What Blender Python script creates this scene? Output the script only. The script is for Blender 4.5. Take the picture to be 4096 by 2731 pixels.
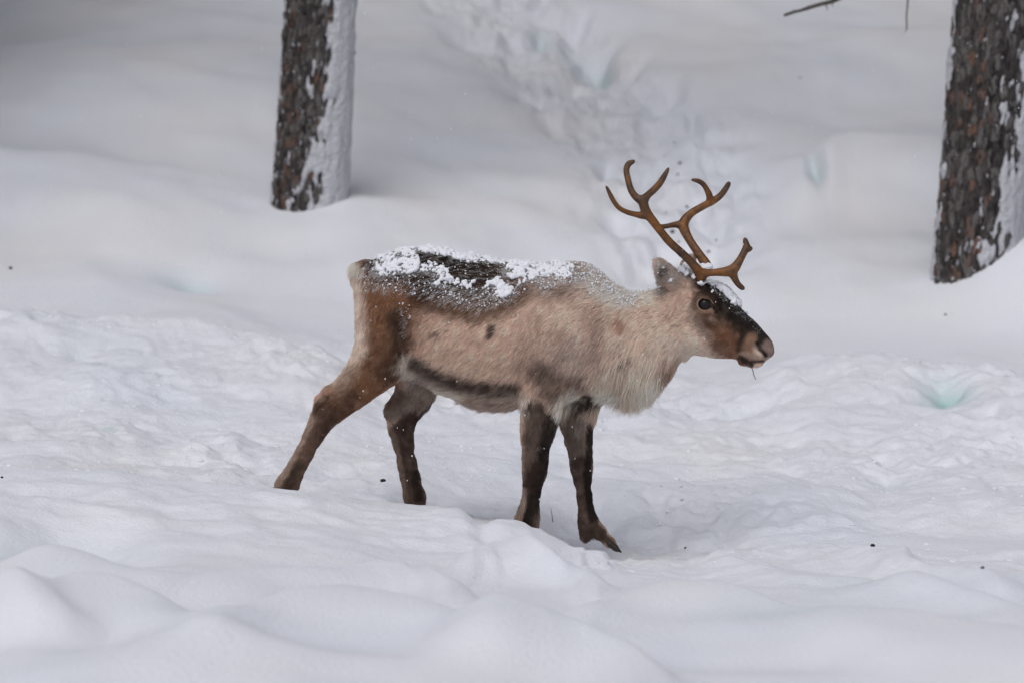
import bpy, math, random
import numpy as np
from mathutils import Vector, Matrix

for o in list(bpy.data.objects):
    bpy.data.objects.remove(o)
SC = bpy.context.scene
COL = SC.collection
RNG = np.random.default_rng(7)
random.seed(7)

# ------------------------------------------------------------------ camera, sky, sun, exposure
F = 14141.0            # focal length in photograph pixels
CX, CY = 2048.0, 1365.5
CAMY, CAMZ = -14.0, 1.6
PITCH = math.atan((1365.5 - 474.0) / F)
cd = bpy.data.cameras.new('camera')
cam = bpy.data.objects.new('camera', cd)
COL.objects.link(cam)
cam.location = (0, CAMY, CAMZ)
cam.rotation_euler = (math.pi / 2 - PITCH, 0, 0)
cd.sensor_width = 36.0
cd.lens = 36.0 * F / 4096.0
cd.clip_start = 0.1
cd.clip_end = 2000
cd.dof.use_dof = True
cd.dof.focus_distance = 13.9
cd.dof.aperture_fstop = 3.0
cd.dof.aperture_blades = 0
SC.camera = cam

SUN_EL, SUN_AZ = math.radians(56), math.radians(200)   # azimuth clockwise from +Y
w = bpy.data.worlds.new('World')
SC.world = w
w.use_nodes = True
nt = w.node_tree
nt.nodes.clear()
out = nt.nodes.new('ShaderNodeOutputWorld')
bg = nt.nodes.new('ShaderNodeBackground')
sky = nt.nodes.new('ShaderNodeTexSky')
sky.sky_type = 'NISHITA'
sky.sun_disc = False
sky.sun_elevation = SUN_EL
sky.sun_rotation = SUN_AZ
sky.dust_density = 2.0
sky.air_density = 1.0
sky.ozone_density = 1.0
hsv = nt.nodes.new('ShaderNodeHueSaturation')      # cloud cover: the same sky with most of its blue greyed out
hsv.inputs['Saturation'].default_value = 0.34
nt.links.new(sky.outputs[0], hsv.inputs['Color'])
nt.links.new(hsv.outputs[0], bg.inputs[0])
bg.inputs[1].default_value = 0.10
nt.links.new(bg.outputs[0], out.inputs[0])

sd = bpy.data.lights.new('sun', 'SUN')
sd.energy = 0.8
sd.angle = math.radians(40)
sd.color = (1.0, 0.98, 0.96)
sun = bpy.data.objects.new('sun', sd)
COL.objects.link(sun)
sdir = Vector((math.sin(SUN_AZ) * math.cos(SUN_EL), math.cos(SUN_AZ) * math.cos(SUN_EL), math.sin(SUN_EL)))
sun.rotation_euler = sdir.to_track_quat('Z', 'Y').to_euler()
sun.location = sdir * 30

SC.view_settings.view_transform = 'Standard'
SC.view_settings.look = 'None'
SC.view_settings.gamma = 1.0
SC.view_settings.use_curve_mapping = False
SC.view_settings.exposure = 0.40
SC.render.engine = 'CYCLES'
SC.cycles.max_bounces = 8
SC.cycles.diffuse_bounces = 5

# ------------------------------------------------------------------ numeric helpers
cP, sP = math.cos(PITCH), math.sin(PITCH)


def U(u, v, y):
    """world point where the ray of photograph pixel (u, v) meets the plane Y = y (arrays allowed)"""
    u = np.asarray(u, float); v = np.asarray(v, float); y = np.asarray(y, float)
    a = (u - CX) / F
    b = (CY - v) / F
    t = (y - CAMY) / (b * sP + cP)
    return np.stack(np.broadcast_arrays(a * t, y, CAMZ + t * (b * cP - sP)), -1)


def proj(P):
    """photograph pixel of world points"""
    d = P - np.array([0, CAMY, CAMZ])
    f = d[..., 1] * cP - d[..., 2] * sP
    up = d[..., 1] * sP + d[..., 2] * cP
    return CX + F * d[..., 0] / f, CY - F * up / f


_perm = np.random.default_rng(3).permutation(256).astype(np.int32)
_perm = np.concatenate([_perm, _perm, _perm])
_g2 = np.stack([np.cos(np.arange(256) * 2.399), np.sin(np.arange(256) * 2.399)], -1)
_g3 = np.random.default_rng(4).normal(size=(256, 3)); _g3 /= np.linalg.norm(_g3, axis=1)[:, None]


def pn2(x, y, s=0):
    x = np.asarray(x, float) + s * 17.31; y = np.asarray(y, float) - s * 9.77
    xi = np.floor(x).astype(int); yi = np.floor(y).astype(int)
    xf = x - xi; yf = y - yi
    u = xf * xf * xf * (xf * (xf * 6 - 15) + 10); v = yf * yf * yf * (yf * (yf * 6 - 15) + 10)

    def g(a, b):
        h = _perm[_perm[(xi + a) & 255] + ((yi + b) & 255)]
        return _g2[h, 0] * (xf - a) + _g2[h, 1] * (yf - b)
    n0 = g(0, 0) * (1 - u) + g(1, 0) * u
    n1 = g(0, 1) * (1 - u) + g(1, 1) * u
    return (n0 * (1 - v) + n1 * v) * 1.5


def pn3(P, s=0):
    P = np.asarray(P, float) + s * np.array([13.7, 5.3, 9.1])
    I = np.floor(P).astype(int); f = P - I
    w = f * f * f * (f * (f * 6 - 15) + 10)
    r = 0
    for a in (0, 1):
        for b in (0, 1):
            for c in (0, 1):
                h = _perm[_perm[_perm[(I[..., 0] + a) & 255] + ((I[..., 1] + b) & 255)] + ((I[..., 2] + c) & 255)]
                g = _g3[h]
                d = g[..., 0] * (f[..., 0] - a) + g[..., 1] * (f[..., 1] - b) + g[..., 2] * (f[..., 2] - c)
                wt = (w[..., 0] if a else 1 - w[..., 0]) * (w[..., 1] if b else 1 - w[..., 1]) * (w[..., 2] if c else 1 - w[..., 2])
                r = r + wt * d
    return r * 1.5


def fbm2(x, y, o=4, s=0):
    r = 0; a = 1.0; k = 1.0
    for i in range(o):
        r = r + a * pn2(x * k, y * k, s + i); a *= 0.5; k *= 2.03
    return r


def sstep(a, b, x):
    t = np.clip((x - a) / (b - a), 0, 1)
    return t * t * (3 - 2 * t)


def seg_dist(X, Z, pts):
    """distance in the picture plane from points (X, Z) to a polyline"""
    d = np.full(np.shape(X), 1e9)
    pts = [(p[0], p[1]) for p in pts]
    if len(pts) == 1:
        pts = pts * 2
    for (x0, y0), (x1, y1) in zip(pts[:-1], pts[1:]):
        dx, dy = x1 - x0, y1 - y0
        L = dx * dx + dy * dy + 1e-9
        t = np.clip(((X - x0) * dx + (Z - y0) * dy) / L, 0, 1)
        d = np.minimum(d, np.hypot(X - x0 - t * dx, Z - y0 - t * dy))
    return d


def mesh_np(name, V, Fc, mat=None, parent=None, smooth=True, attrs=None, link=True):
    me = bpy.data.meshes.new(name)
    V = np.asarray(V, np.float32)
    if isinstance(Fc, np.ndarray) and Fc.ndim == 2:
        n, k = Fc.shape
        me.vertices.add(len(V)); me.vertices.foreach_set('co', V.ravel())
        me.loops.add(n * k); me.loops.foreach_set('vertex_index', Fc.astype(np.int32).ravel())
        me.polygons.add(n)
        me.polygons.foreach_set('loop_start', np.arange(0, n * k, k, dtype=np.int32))
        me.polygons.foreach_set('loop_total', np.full(n, k, np.int32))
    else:
        me.from_pydata([tuple(map(float, v)) for v in V], [], [tuple(int(i) for i in f) for f in Fc])
    me.update(calc_edges=True)
    me.validate()
    me.polygons.foreach_set('use_smooth', np.full(len(me.polygons), smooth, bool))
    for an, (typ, data) in (attrs or {}).items():
        at = me.attributes.new(an, typ, 'POINT')
        data = np.asarray(data, np.float32)
        at.data.foreach_set('color' if typ == 'FLOAT_COLOR' else 'value', data.ravel())
    if mat:
        me.materials.append(mat)
    if not link:
        return me
    o = bpy.data.objects.new(name, me)
    COL.objects.link(o)
    if parent:
        o.parent = parent
    return o


def tag(o, label=None, cat=None, group=None, kind=None):
    if label: o['label'] = label
    if cat: o['category'] = cat
    if group: o['group'] = group
    if kind: o['kind'] = kind
    return o


def empty(name, loc):
    o = bpy.data.objects.new(name, None)
    COL.objects.link(o)
    o.location = loc
    o.empty_display_size = 0.2
    return o


def keep_world(o, parent):
    """parent o to an unrotated empty while its mesh stays in world coordinates"""
    o.parent = parent
    o.location = Vector(o.location) - parent.location


# ------------------------------------------------------------------ implicit surfaces
class Field:
    def __init__(self, lo, hi, h):
        self.h = h
        self.lo = np.array(lo, float)
        n = np.ceil((np.array(hi) - self.lo) / h).astype(int) + 1
        self.n = n
        self.ax = [(self.lo[i] + h * np.arange(n[i])).astype(np.float32) for i in range(3)]
        self.f = np.full(n, 1.0, np.float32)

    def sub(self, lo, hi, pad=0.0):
        sl = []
        for i in range(3):
            a = max(0, int((lo[i] - pad - self.lo[i]) / self.h))
            b = min(self.n[i], int((hi[i] + pad - self.lo[i]) / self.h) + 2)
            sl.append(slice(a, max(a, b)))
        g = (self.ax[0][sl[0]][:, None, None], self.ax[1][sl[1]][None, :, None], self.ax[2][sl[2]][None, None, :])
        return tuple(sl), g

    def add(self, sl, d, k):
        a = self.f[sl]
        hh = np.maximum(k - np.abs(a - d), 0) / k
        self.f[sl] = np.minimum(a, d) - hh * hh * k * 0.25

    def cut(self, sl, d, k):
        a = self.f[sl]; d = -d
        hh = np.maximum(k - np.abs(a - d), 0) / k
        self.f[sl] = np.maximum(a, d) + hh * hh * k * 0.25

    def cone(self, a, b, ra, rb, k=0.02, ys=1.0, cut=False):
        """rounded cone from a to b; ys < 1 squeezes it sideways (along Y)"""
        a = np.array(a, float); b = np.array(b, float)
        R = max(ra, rb)
        sl, (x, y, z) = self.sub(np.minimum(a, b) - R, np.maximum(a, b) + R, k + 0.03)
        d = b - a; d2 = d.copy(); d2[1] /= ys
        L = float(d2 @ d2) + 1e-9
        px = x - a[0]; py = (y - a[1]) / ys; pz = z - a[2]
        t = np.clip((px * d2[0] + py * d2[1] + pz * d2[2]) / L, 0, 1)
        q = np.sqrt((px - t * d2[0]) ** 2 + (py - t * d2[1]) ** 2 + (pz - t * d2[2]) ** 2) - (ra + t * (rb - ra))
        (self.cut if cut else self.add)(sl, q * (0.5 + 0.5 * ys), k)

    def chain(self, pts, k=0.02, ys=1.0, cut=False):
        for p, q in zip(pts[:-1], pts[1:]):
            self.cone(p[:3], q[:3], p[3], q[3], k, ys, cut)

    def mesh(self):
        f, h = self.f, self.h
        ins = f < 0
        n = self.n
        c = [(i, j, k) for i in (0, 1) for j in (0, 1) for k in (0, 1)]
        def sh(a, o): return a[o[0]:n[0] - 1 + o[0], o[1]:n[1] - 1 + o[1], o[2]:n[2] - 1 + o[2]]
        cnt = sum(sh(ins, o).astype(np.int8) for o in c)
        act = (cnt > 0) & (cnt < 8)
        I = np.argwhere(act)
        idx = np.full(act.shape, -1, np.int64)
        idx[act] = np.arange(len(I))
        vals = {o: f[I[:, 0] + o[0], I[:, 1] + o[1], I[:, 2] + o[2]] for o in c}
        S = np.zeros((len(I), 3)); N = np.zeros(len(I))
        for o in c:
            for ax in range(3):
                if o[ax] == 0:
                    q = list(o); q[ax] = 1; q = tuple(q)
                    va, vb = vals[o], vals[q]
                    m = (va < 0) != (vb < 0)
                    t = np.where(m, va / np.where(m, va - vb, 1), 0)
                    p = np.tile(np.array(o, float), (len(I), 1)); p[:, ax] = t
                    S += p * m[:, None]; N += m
        V = self.lo + h * (I + S / N[:, None])
        Q = []
        for ax in range(3):
            a1, a2 = (ax + 1) % 3, (ax + 2) % 3
            sA = [slice(None)] * 3; sB = [slice(None)] * 3
            sA[ax] = slice(0, n[ax] - 1); sB[ax] = slice(1, n[ax])
            A, B = ins[tuple(sA)], ins[tuple(sB)]
            E = np.argwhere(A != B)
            ok = (E[:, a1] > 0) & (E[:, a2] > 0) & (E[:, a1] < n[a1] - 1) & (E[:, a2] < n[a2] - 1)
            E = E[ok]
            up = A[E[:, 0], E[:, 1], E[:, 2]]
            q = []
            for d1, d2 in ((-1, -1), (0, -1), (0, 0), (-1, 0)):
                P = E.copy(); P[:, a1] += d1; P[:, a2] += d2
                q.append(idx[P[:, 0], P[:, 1], P[:, 2]])
            q = np.stack(q, 1)
            q[~up] = q[~up][:, ::-1]
            Q.append(q)
        return V, np.concatenate(Q)


def vnormals(V, Q):
    N = np.zeros_like(V)
    a = V[Q[:, 2]] - V[Q[:, 0]]; b = V[Q[:, 3]] - V[Q[:, 1]]
    fn = np.cross(a, b)
    for i in range(4):
        np.add.at(N, Q[:, i], fn)
    return N / (np.linalg.norm(N, axis=1)[:, None] + 1e-12), np.linalg.norm(fn, axis=1) * 0.5


def relax(V, Q, it=2, lam=0.5):
    E = np.concatenate([Q[:, [0, 1]], Q[:, [1, 2]], Q[:, [2, 3]], Q[:, [3, 0]]])
    for _ in range(it):
        S = np.zeros_like(V); C = np.zeros(len(V))
        for i in range(3):
            S[:, i] = np.bincount(E[:, 0], V[E[:, 1], i], len(V)) + np.bincount(E[:, 1], V[E[:, 0], i], len(V))
        C = np.bincount(E[:, 0], minlength=len(V)) + np.bincount(E[:, 1], minlength=len(V))
        V = V + lam * (S / C[:, None] - V)
    return V


def ico(sub):
    p = (1 + 5 ** 0.5) / 2
    V = np.array([(-1, p, 0), (1, p, 0), (-1, -p, 0), (1, -p, 0), (0, -1, p), (0, 1, p), (0, -1, -p), (0, 1, -p), (p, 0, -1), (p, 0, 1), (-p, 0, -1), (-p, 0, 1)], float)
    Fc = [(0, 11, 5), (0, 5, 1), (0, 1, 7), (0, 7, 10), (0, 10, 11), (1, 5, 9), (5, 11, 4), (11, 10, 2), (10, 7, 6), (7, 1, 8), (3, 9, 4), (3, 4, 2), (3, 2, 6), (3, 6, 8), (3, 8, 9), (4, 9, 5), (2, 4, 11), (6, 2, 10), (8, 6, 7), (9, 8, 1)]
    V = V / np.linalg.norm(V, axis=1)[:, None]
    for _ in range(sub):
        V = list(map(tuple, V)); cache = {}; N = []
        def mid(a, b):
            k = (min(a, b), max(a, b))
            if k not in cache:
                m = np.array(V[a]) + np.array(V[b]); V.append(tuple(m / np.linalg.norm(m))); cache[k] = len(V) - 1
            return cache[k]
        for a, b, c in Fc:
            x, y, z = mid(a, b), mid(b, c), mid(c, a)
            N += [(a, x, z), (b, y, x), (c, z, y), (x, y, z)]
        Fc = N; V = np.array(V)
    return np.array(V), np.array(Fc)


def blobs(C, R, sub, jit=0.25, squash=None, seed=1):
    """many lumpy balls as one vertex / face array"""
    bv, bf = ico(sub)
    r = np.random.default_rng(seed)
    n = len(C)
    s = 1 + jit * r.normal(size=(n, 1, 3)) * 0.6
    V = bv[None] * s
    V = V * (1 + jit * 0.7 * pn3(bv[None] * 1.6 + r.uniform(0, 60, (n, 1, 3))))[..., None]
    if squash is not None:
        V = V * squash
    q = r.normal(size=(n, 4)); q /= np.linalg.norm(q, axis=1)[:, None]
    a, b, c, d = q.T
    M = np.stack([1 - 2 * (c * c + d * d), 2 * (b * c - a * d), 2 * (b * d + a * c), 2 * (b * c + a * d), 1 - 2 * (b * b + d * d), 2 * (c * d - a * b), 2 * (b * d - a * c), 2 * (c * d + a * b), 1 - 2 * (b * b + c * c)], -1).reshape(n, 3, 3)
    if squash is None:
        V = np.einsum('nij,nkj->nki', M, V)
    V = V * np.asarray(R)[:, None, None] + C[:, None]
    Fc = bf[None] + (np.arange(n) * len(bv))[:, None, None]
    return V.reshape(-1, 3), Fc.reshape(-1, 3)


# ------------------------------------------------------------------ materials
def mat(name, color, rough=0.6, spec=0.3, build=None, sss=0.0):
    m = bpy.data.materials.new(name)
    m.use_nodes = True
    t = m.node_tree
    b = t.nodes['Principled BSDF']
    b.inputs['Base Color'].default_value = (*color, 1)
    b.inputs['Roughness'].default_value = rough
    b.inputs['Specular IOR Level'].default_value = spec
    if sss:
        b.inputs['Subsurface Weight'].default_value = sss
        b.inputs['Subsurface Radius'].default_value = (0.02, 0.024, 0.03)
        b.inputs['Subsurface Scale'].default_value = 0.4
    if build:
        build(t, b)
    return m


def nd(t, kind, **kw):
    n = t.nodes.new(kind)
    for k, v in kw.items():
        if k in n.inputs: n.inputs[k].default_value = v
        else: setattr(n, k, v)
    return n


def noise_bump(t, b, scale, dist, detail=4, rough=0.6, strength=1.0):
    tc = nd(t, 'ShaderNodeTexCoord')
    n = nd(t, 'ShaderNodeTexNoise', Scale=scale, Detail=detail, Roughness=rough)
    t.links.new(tc.outputs['Object'], n.inputs['Vector'])
    bp = nd(t, 'ShaderNodeBump', Strength=strength, Distance=dist)
    t.links.new(n.outputs['Fac'], bp.inputs['Height'])
    t.links.new(bp.outputs[0], b.inputs['Normal'])
    return tc, n, bp


def noise_mix(t, b, c0, c1, scale, lo=0.4, hi=0.6, detail=4, scl=(1, 1, 1), src='Object'):
    tc = nd(t, 'ShaderNodeTexCoord')
    mp = nd(t, 'ShaderNodeMapping'); mp.inputs['Scale'].default_value = scl
    n = nd(t, 'ShaderNodeTexNoise', Scale=scale, Detail=detail)
    t.links.new(tc.outputs[src], mp.inputs[0]); t.links.new(mp.outputs[0], n.inputs['Vector'])
    r = nd(t, 'ShaderNodeValToRGB')
    r.color_ramp.elements[0].position = lo; r.color_ramp.elements[0].color = (*c0, 1)
    r.color_ramp.elements[1].position = hi; r.color_ramp.elements[1].color = (*c1, 1)
    t.links.new(n.outputs['Fac'], r.inputs[0])
    return r


SNOW = (0.75, 0.752, 0.80)


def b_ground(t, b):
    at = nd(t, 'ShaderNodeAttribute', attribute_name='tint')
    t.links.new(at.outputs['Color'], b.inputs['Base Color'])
    tc = nd(t, 'ShaderNodeTexCoord')
    n1 = nd(t, 'ShaderNodeTexNoise', Scale=55.0, Detail=5.0, Roughness=0.65)
    n2 = nd(t, 'ShaderNodeTexNoise', Scale=190.0, Detail=2.0, Roughness=0.6)
    for n in (n1, n2):
        t.links.new(tc.outputs['Object'], n.inputs['Vector'])
    b1 = nd(t, 'ShaderNodeBump', Strength=0.65, Distance=0.011)
    b2 = nd(t, 'ShaderNodeBump', Strength=0.8, Distance=0.003)
    t.links.new(n1.outputs['Fac'], b1.inputs['Height'])
    t.links.new(n2.outputs['Fac'], b2.inputs['Height'])
    t.links.new(b1.outputs[0], b2.inputs['Normal'])
    t.links.new(b2.outputs[0], b.inputs['Normal'])


M_GROUND = mat('snow_field', SNOW, 0.75, 0.25, b_ground)
M_SNOW = mat('loose_snow', (0.74, 0.74, 0.78), 0.75, 0.25, lambda t, b: noise_bump(t, b, 260, 0.003), sss=0.3)
M_CRUST = mat('bark_snow', (0.54, 0.54, 0.575), 0.8, 0.2, lambda t, b: noise_bump(t, b, 22, 0.05))


# ------------------------------------------------------------------ ground
_by = np.array([-40, -16, -8, -5, -2.5, 0, 1.5, 3, 4.4, 5.2, 6.0, 8, 14, 22, 40, 80, 160, 400], float)
_bz = np.array([.4, .2, .10, .03, 0, 0, .03, .13, .26, .32, .40, .97, 2.55, 4.6, 8.6, 16, 24, 30], float)


def base_z(x, y):
    r = 0
    for o, wt in ((-.5, .15), (-.25, .2), (0, .3), (.25, .2), (.5, .15)):
        r = r + wt * np.interp(y + o * 1.6, _by, _bz)
    xs = -np.log1p(np.exp(np.clip(-x * 5, -30, 300))) / 5
    tl = .26 * (1 - np.exp((xs + .05) / 1.7))
    hol = .115 * sstep(-.02, .34, x) * (1 - .35 * sstep(.8, 1.7, x)) * np.exp(-(np.where(y < 0, y / 1.5, y / .6)) ** 2)
    return r + tl * sstep(-9, -1, y) * (1 - 0.6 * sstep(8, 16, y)) - hol


_ys = np.concatenate([np.arange(-9, 8, 0.02), np.arange(8, 40, 0.06)])


def hit(u, v, h=0.0, fn=None):
    """ground point seen at a photograph pixel (over the given height function raised by h)"""
    fn = fn or base_z
    P = U(u, v, _ys)
    g = fn(P[:, 0], P[:, 1]) + h
    k = np.argmax(P[:, 2] <= g)
    return P[k]


# crests of drifts, footholes' rims and banks: pixel trace, height, run towards the camera, run behind, fade at the ends
z1 = lambda pts: [(x / 1.1484, y / 1.1484) for x, y in pts]
z3 = lambda pts: [(x / 1.1484, 1366 + y / 1.1484) for x, y in pts]
z4 = lambda pts: [(2048 + x / 1.1484, 1366 + y / 1.1484) for x, y in pts]
z2 = lambda pts: [(2048 + x / 1.1484, y / 1.1484) for x, y in pts]
z6 = lambda pts: [(1000 + x / 1.3835, 1900 + y / 1.3835) for x, y in pts]
CRESTS = [
    # hillside
    (z1([(0, 1290), (240, 1262), (420, 1300), (620, 1400), (860, 1430), (1250, 1520)]), .06, 1.2, .5, .3),
    (z1([(0, 1450), (700, 1490), (1250, 1560), (1640, 1620)]), .17, 1.5, .24, .3),
    (z1([(500, 340), (900, 318), (1300, 305), (1700, 340), (2300, 430)]), .10, 2.2, 1.3, .8),
    (z1([(0, 770), (500, 790), (1000, 850)]), .20, 1.8, .7, .6),
    (z2([(1330, 760), (1420, 650), (1500, 622), (1960, 690)]), .20, .9, .5, .25),
    (z2([(900, 300), (1180, 270), (1400, 230), (1700, 220)]), .12, 1.0, .7, .5),
    (z2([(820, 640), (900, 560), (1100, 570), (1300, 600)]), .06, .8, .6, .3),
    (z2([(900, 1300), (1300, 1160), (1700, 1150), (1900, 1180)]), .10, 1.0, .5, .3),
    (z4([(1150, 60), (1500, 45), (1800, 75), (2352, 140), (2700, 200)]), .17, 1.6, .30, .25),
    # trampled flat behind the animal
    (z3([(0, 215), (150, 205), (330, 225), (560, 260), (760, 210), (900, 240), (1000, 275)]), .035, .5, .18, .2),
    (z4([(330, 440), (640, 445), (900, 430), (1010, 400), (1160, 330)]), .04, .35, .15, .2),
    (z4([(0, 590), (200, 600), (420, 650), (700, 640), (900, 660)]), .03, .4, .1, .2),
    (z4([(0, 340), (400, 352), (760, 370)]), .025, .5, .12, .2),
    (z4([(1700, 480), (1860, 420), (2000, 400), (2352, 380)]), .04, .5, .2, .2),
    # crest that hides the hooves
    (z3([(-300, 640), (0, 625), (250, 618), (420, 618), (700, 643), (1240, 686), (1640, 705), (1950, 724), (2100, 770), (2230, 835)]), .05, .9, .10, .06),
    (z4([(-60, 850), (-20, 846), (90, 836), (180, 858), (260, 905), (320, 960)]), .045, .45, .10, .06),
    (z4([(320, 935), (360, 912), (390, 908), (425, 920), (470, 975), (500, 1040)]), .06, .32, .09, .05),
    # foreground
    (z3([(180, 1150), (280, 1120), (420, 1098), (600, 1092), (720, 1150), (850, 1230)]), .10, .55, .22, .15),
    (z3([(-300, 1090), (-60, 1112), (90, 1105), (170, 1185), (270, 1240)]), .10, .45, .2, .12),
    (z3([(230, 890), (380, 950), (560, 1015), (680, 1080)]), .07, .5, .22, .12),
    (z3([(700, 1065), (850, 1040), (1100, 1030), (1280, 1035), (1500, 1010), (1650, 1040), (1800, 1072), (1880, 1030), (1980, 1022), (2060, 1070), (2100, 1190)]), .06, .45, .13, .08),
    (z6([(1000, 545), (1060, 470), (1200, 365), (1330, 330), (1500, 400), (1640, 470)]), .07, .40, .2, .08),
    (z6([(1480, 440), (1620, 468), (1760, 475), (1860, 520), (1960, 640)]), .06, .35, .16, .08),
    (z3([(850, 1290), (1000, 1210), (1200, 1190), (1350, 1130), (1600, 1140), (1900, 1165), (2100, 1250), (2352, 1330), (2500, 1335)]), .09, .7, .2, .12),
    (z4([(200, 1330), (260, 1220), (330, 1165), (500, 1130), (850, 1113), (1050, 1120), (1300, 1190), (1800, 1262), (2352, 1335), (2700, 1370)]), .09, .8, .2, .15),
    (z4([(-200, 1320), (0, 1322), (250, 1335), (480, 1420), (640, 1500), (720, 1568)]), .08, .8, .22, .15),
    (z4([(900, 965), (1000, 935), (1150, 950), (1350, 920), (1500, 900), (1640, 935), (1760, 975), (1900, 1045), (2100, 1035), (2352, 1110)]), .05, .45, .14, .12),
    (z4([(1000, 1000), (1500, 1005), (1900, 1080), (2200, 1180), (2352, 1200)]), .05, .5, .2, .15),
    (z3([(150, 1480), (500, 1440), (900, 1380), (1300, 1420), (1700, 1480), (2200, 1500)]), .06, .7, .4, .3),
]
TRAIL = [hit(*p) for p in [(1950, -60), (2110, 100), (2310, 285), (2480, 440), (2620, 600), (2700, 740), (2740, 880)]]
CR = []
for pts, h, lf, lb, fd in CRESTS:
    if pts[0][1] > 1950: h, lb = h * 1.15, lb * 1.05
    W = np.array([hit(u, v, h * 0.9) for u, v in pts])
    W = W[np.argsort(W[:, 0])]
    CR.append((W, h, lf, lb, fd))
# dents: (pixel, depth, rx, ry, painted turquoise of light scattered in the snow)
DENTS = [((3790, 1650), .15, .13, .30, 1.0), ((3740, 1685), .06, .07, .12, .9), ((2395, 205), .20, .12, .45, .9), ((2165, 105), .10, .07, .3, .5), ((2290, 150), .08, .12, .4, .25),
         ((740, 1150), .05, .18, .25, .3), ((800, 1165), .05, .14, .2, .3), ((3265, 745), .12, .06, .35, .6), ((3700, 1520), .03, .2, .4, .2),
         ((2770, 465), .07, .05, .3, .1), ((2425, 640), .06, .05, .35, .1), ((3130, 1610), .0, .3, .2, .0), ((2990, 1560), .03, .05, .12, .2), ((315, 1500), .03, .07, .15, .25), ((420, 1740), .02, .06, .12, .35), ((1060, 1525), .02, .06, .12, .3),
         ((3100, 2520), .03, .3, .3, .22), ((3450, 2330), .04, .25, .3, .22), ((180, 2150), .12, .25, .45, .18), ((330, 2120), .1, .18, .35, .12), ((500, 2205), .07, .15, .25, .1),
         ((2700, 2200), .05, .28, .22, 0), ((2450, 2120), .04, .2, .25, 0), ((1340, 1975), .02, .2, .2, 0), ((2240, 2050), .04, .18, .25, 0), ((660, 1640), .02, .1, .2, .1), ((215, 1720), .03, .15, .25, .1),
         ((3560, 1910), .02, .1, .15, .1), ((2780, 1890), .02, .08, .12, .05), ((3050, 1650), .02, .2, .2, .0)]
DN = [(hit(*p), d, rx, ry, glow) for p, d, rx, ry, glow in DENTS]


def trail_mask(x, y):
    d = seg_dist(x, y * 0.35, [(p[0], p[1] * 0.35) for p in TRAIL])
    return 1 - sstep(.24, .72, d + .09 * pn2(x * 2.3, y * 1.2, 5))


def H(x, y):
    x = np.asarray(x, float); y = np.asarray(y, float)
    z = base_z(x, y)
    wx = x + .10 * pn2(x * 1.3, y * 1.3, 21); wy = y + .16 * pn2(x * 1.3, y * 1.3, 22)
    for W, h, lf, lb, fd in CR:
        xs, yc = W[:, 0], W[:, 1]
        c = sum(np.interp(wx + o, xs, yc) for o in (-.16, -.08, 0, .08, .16)) / 5
        s = wy - c
        fade = sstep(xs[0] - fd, xs[0] + fd, wx) * (1 - sstep(xs[-1] - fd, xs[-1] + fd, wx))
        if xs[0] < -1.9: fade = 1 - sstep(xs[-1] - fd, xs[-1] + fd, wx)
        if xs[-1] > 1.9: fade = sstep(xs[0] - fd, xs[0] + fd, wx)
        z = z + h * fade * np.where(s < 0, np.exp(-(s / lf) ** 2 * 1.2), np.exp(-(s / lb) ** 2))
    for P, d, rx, ry, glow in DN:
        if d:
            z = z - d * np.exp(-((x - P[0]) / rx) ** 2 - ((y - P[1]) / ry) ** 2)
    # dip between the animal's far feet and the crest in front
    z = z - .07 * np.exp(-((x + .3) / 1.1) ** 4) * np.exp(-((y - .45) / .5) ** 2)
    flat = sstep(-.2, .6, y) * (1 - sstep(4.2, 5.6, y))
    fore = 1 - sstep(-.6, .2, y)
    hill = sstep(5, 7, y)
    lump = fbm2(x * 2.2, y * 1.6, 4, 1)
    lump2 = -np.abs(fbm2(x * 4.5 + .6 * lump, y * 3.4, 3, 8)) + .28
    ext = sstep(-2.6, -1.2, x)
    z = z + flat * (.042 * fbm2(x * 2.0, y * 1.5, 2, 1) + .024 * fbm2(x * 4.6 + .5 * lump, y * 3.4 + .8 * lump, 3, 8) * np.clip(.55 + 1.5 * pn2(x * .8, y * .7, 18), .12, 1.5) + .008 * lump2 + .005 * fbm2(x * 13, y * 10, 3, 17) - .03 * np.clip(pn2(x * 3.1, y * 2.2, 19) - .28, 0, 1))
    z = z + fore * (.034 * fbm2(x * 1.5, y * 1.3, 2, 3) + .016 * fbm2(x * 4.2, y * 3.6, 3, 4) * sstep(-2.8, -.5, y) - .014 * np.abs(fbm2(x * 3.0, y * 2.4, 2, 24)) * sstep(-2.2, -.4, y))
    z = z + hill * (.10 * fbm2(x * .45, y * .4, 3, 6) + .012 * fbm2(x * 2.5, y * 1.5, 2, 7))
    tm = trail_mask(x, y) * hill
    z = z + tm * (-.085 + .06 * fbm2(x * 2.6, y * 1.4, 2, 9) + .032 * fbm2(x * 6.5, y * 3.4, 3, 27) + .012 * lump2 - .20 * np.clip(pn2(x * 3.2, y * 1.7, 12) - .2, 0, 1))
    bal = np.exp(-((x - .55) / .6) ** 2 - ((y + .15) / .35) ** 2)
    z = z + bal * .018 * fbm2(x * 16, y * 12, 3, 14)
    return z


def axis_pts(segs):
    r = []
    for a, b, s in segs:
        r.append(np.arange(a, b, s))
    return np.concatenate(r + [[segs[-1][1]]])


gx = axis_pts([(-300, -60, 40), (-60, -16, 4), (-16, -6, .5), (-6, -2.9, .05), (-2.9, 2.9, .0125), (2.9, 6, .05), (6, 16, .5), (16, 60, 4), (60, 300, 40)])
gy = axis_pts([(-40, -16, 3), (-16, -7, .3), (-7, -5, .05), (-5, 2.5, .016), (2.5, 6.5, .022), (6.5, 15, .045), (15, 24, .25), (24, 60, 2), (60, 400, 20)])
GX, GY = np.meshgrid(gx, gy, indexing='ij')
GZ = H(GX, GY)
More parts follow.
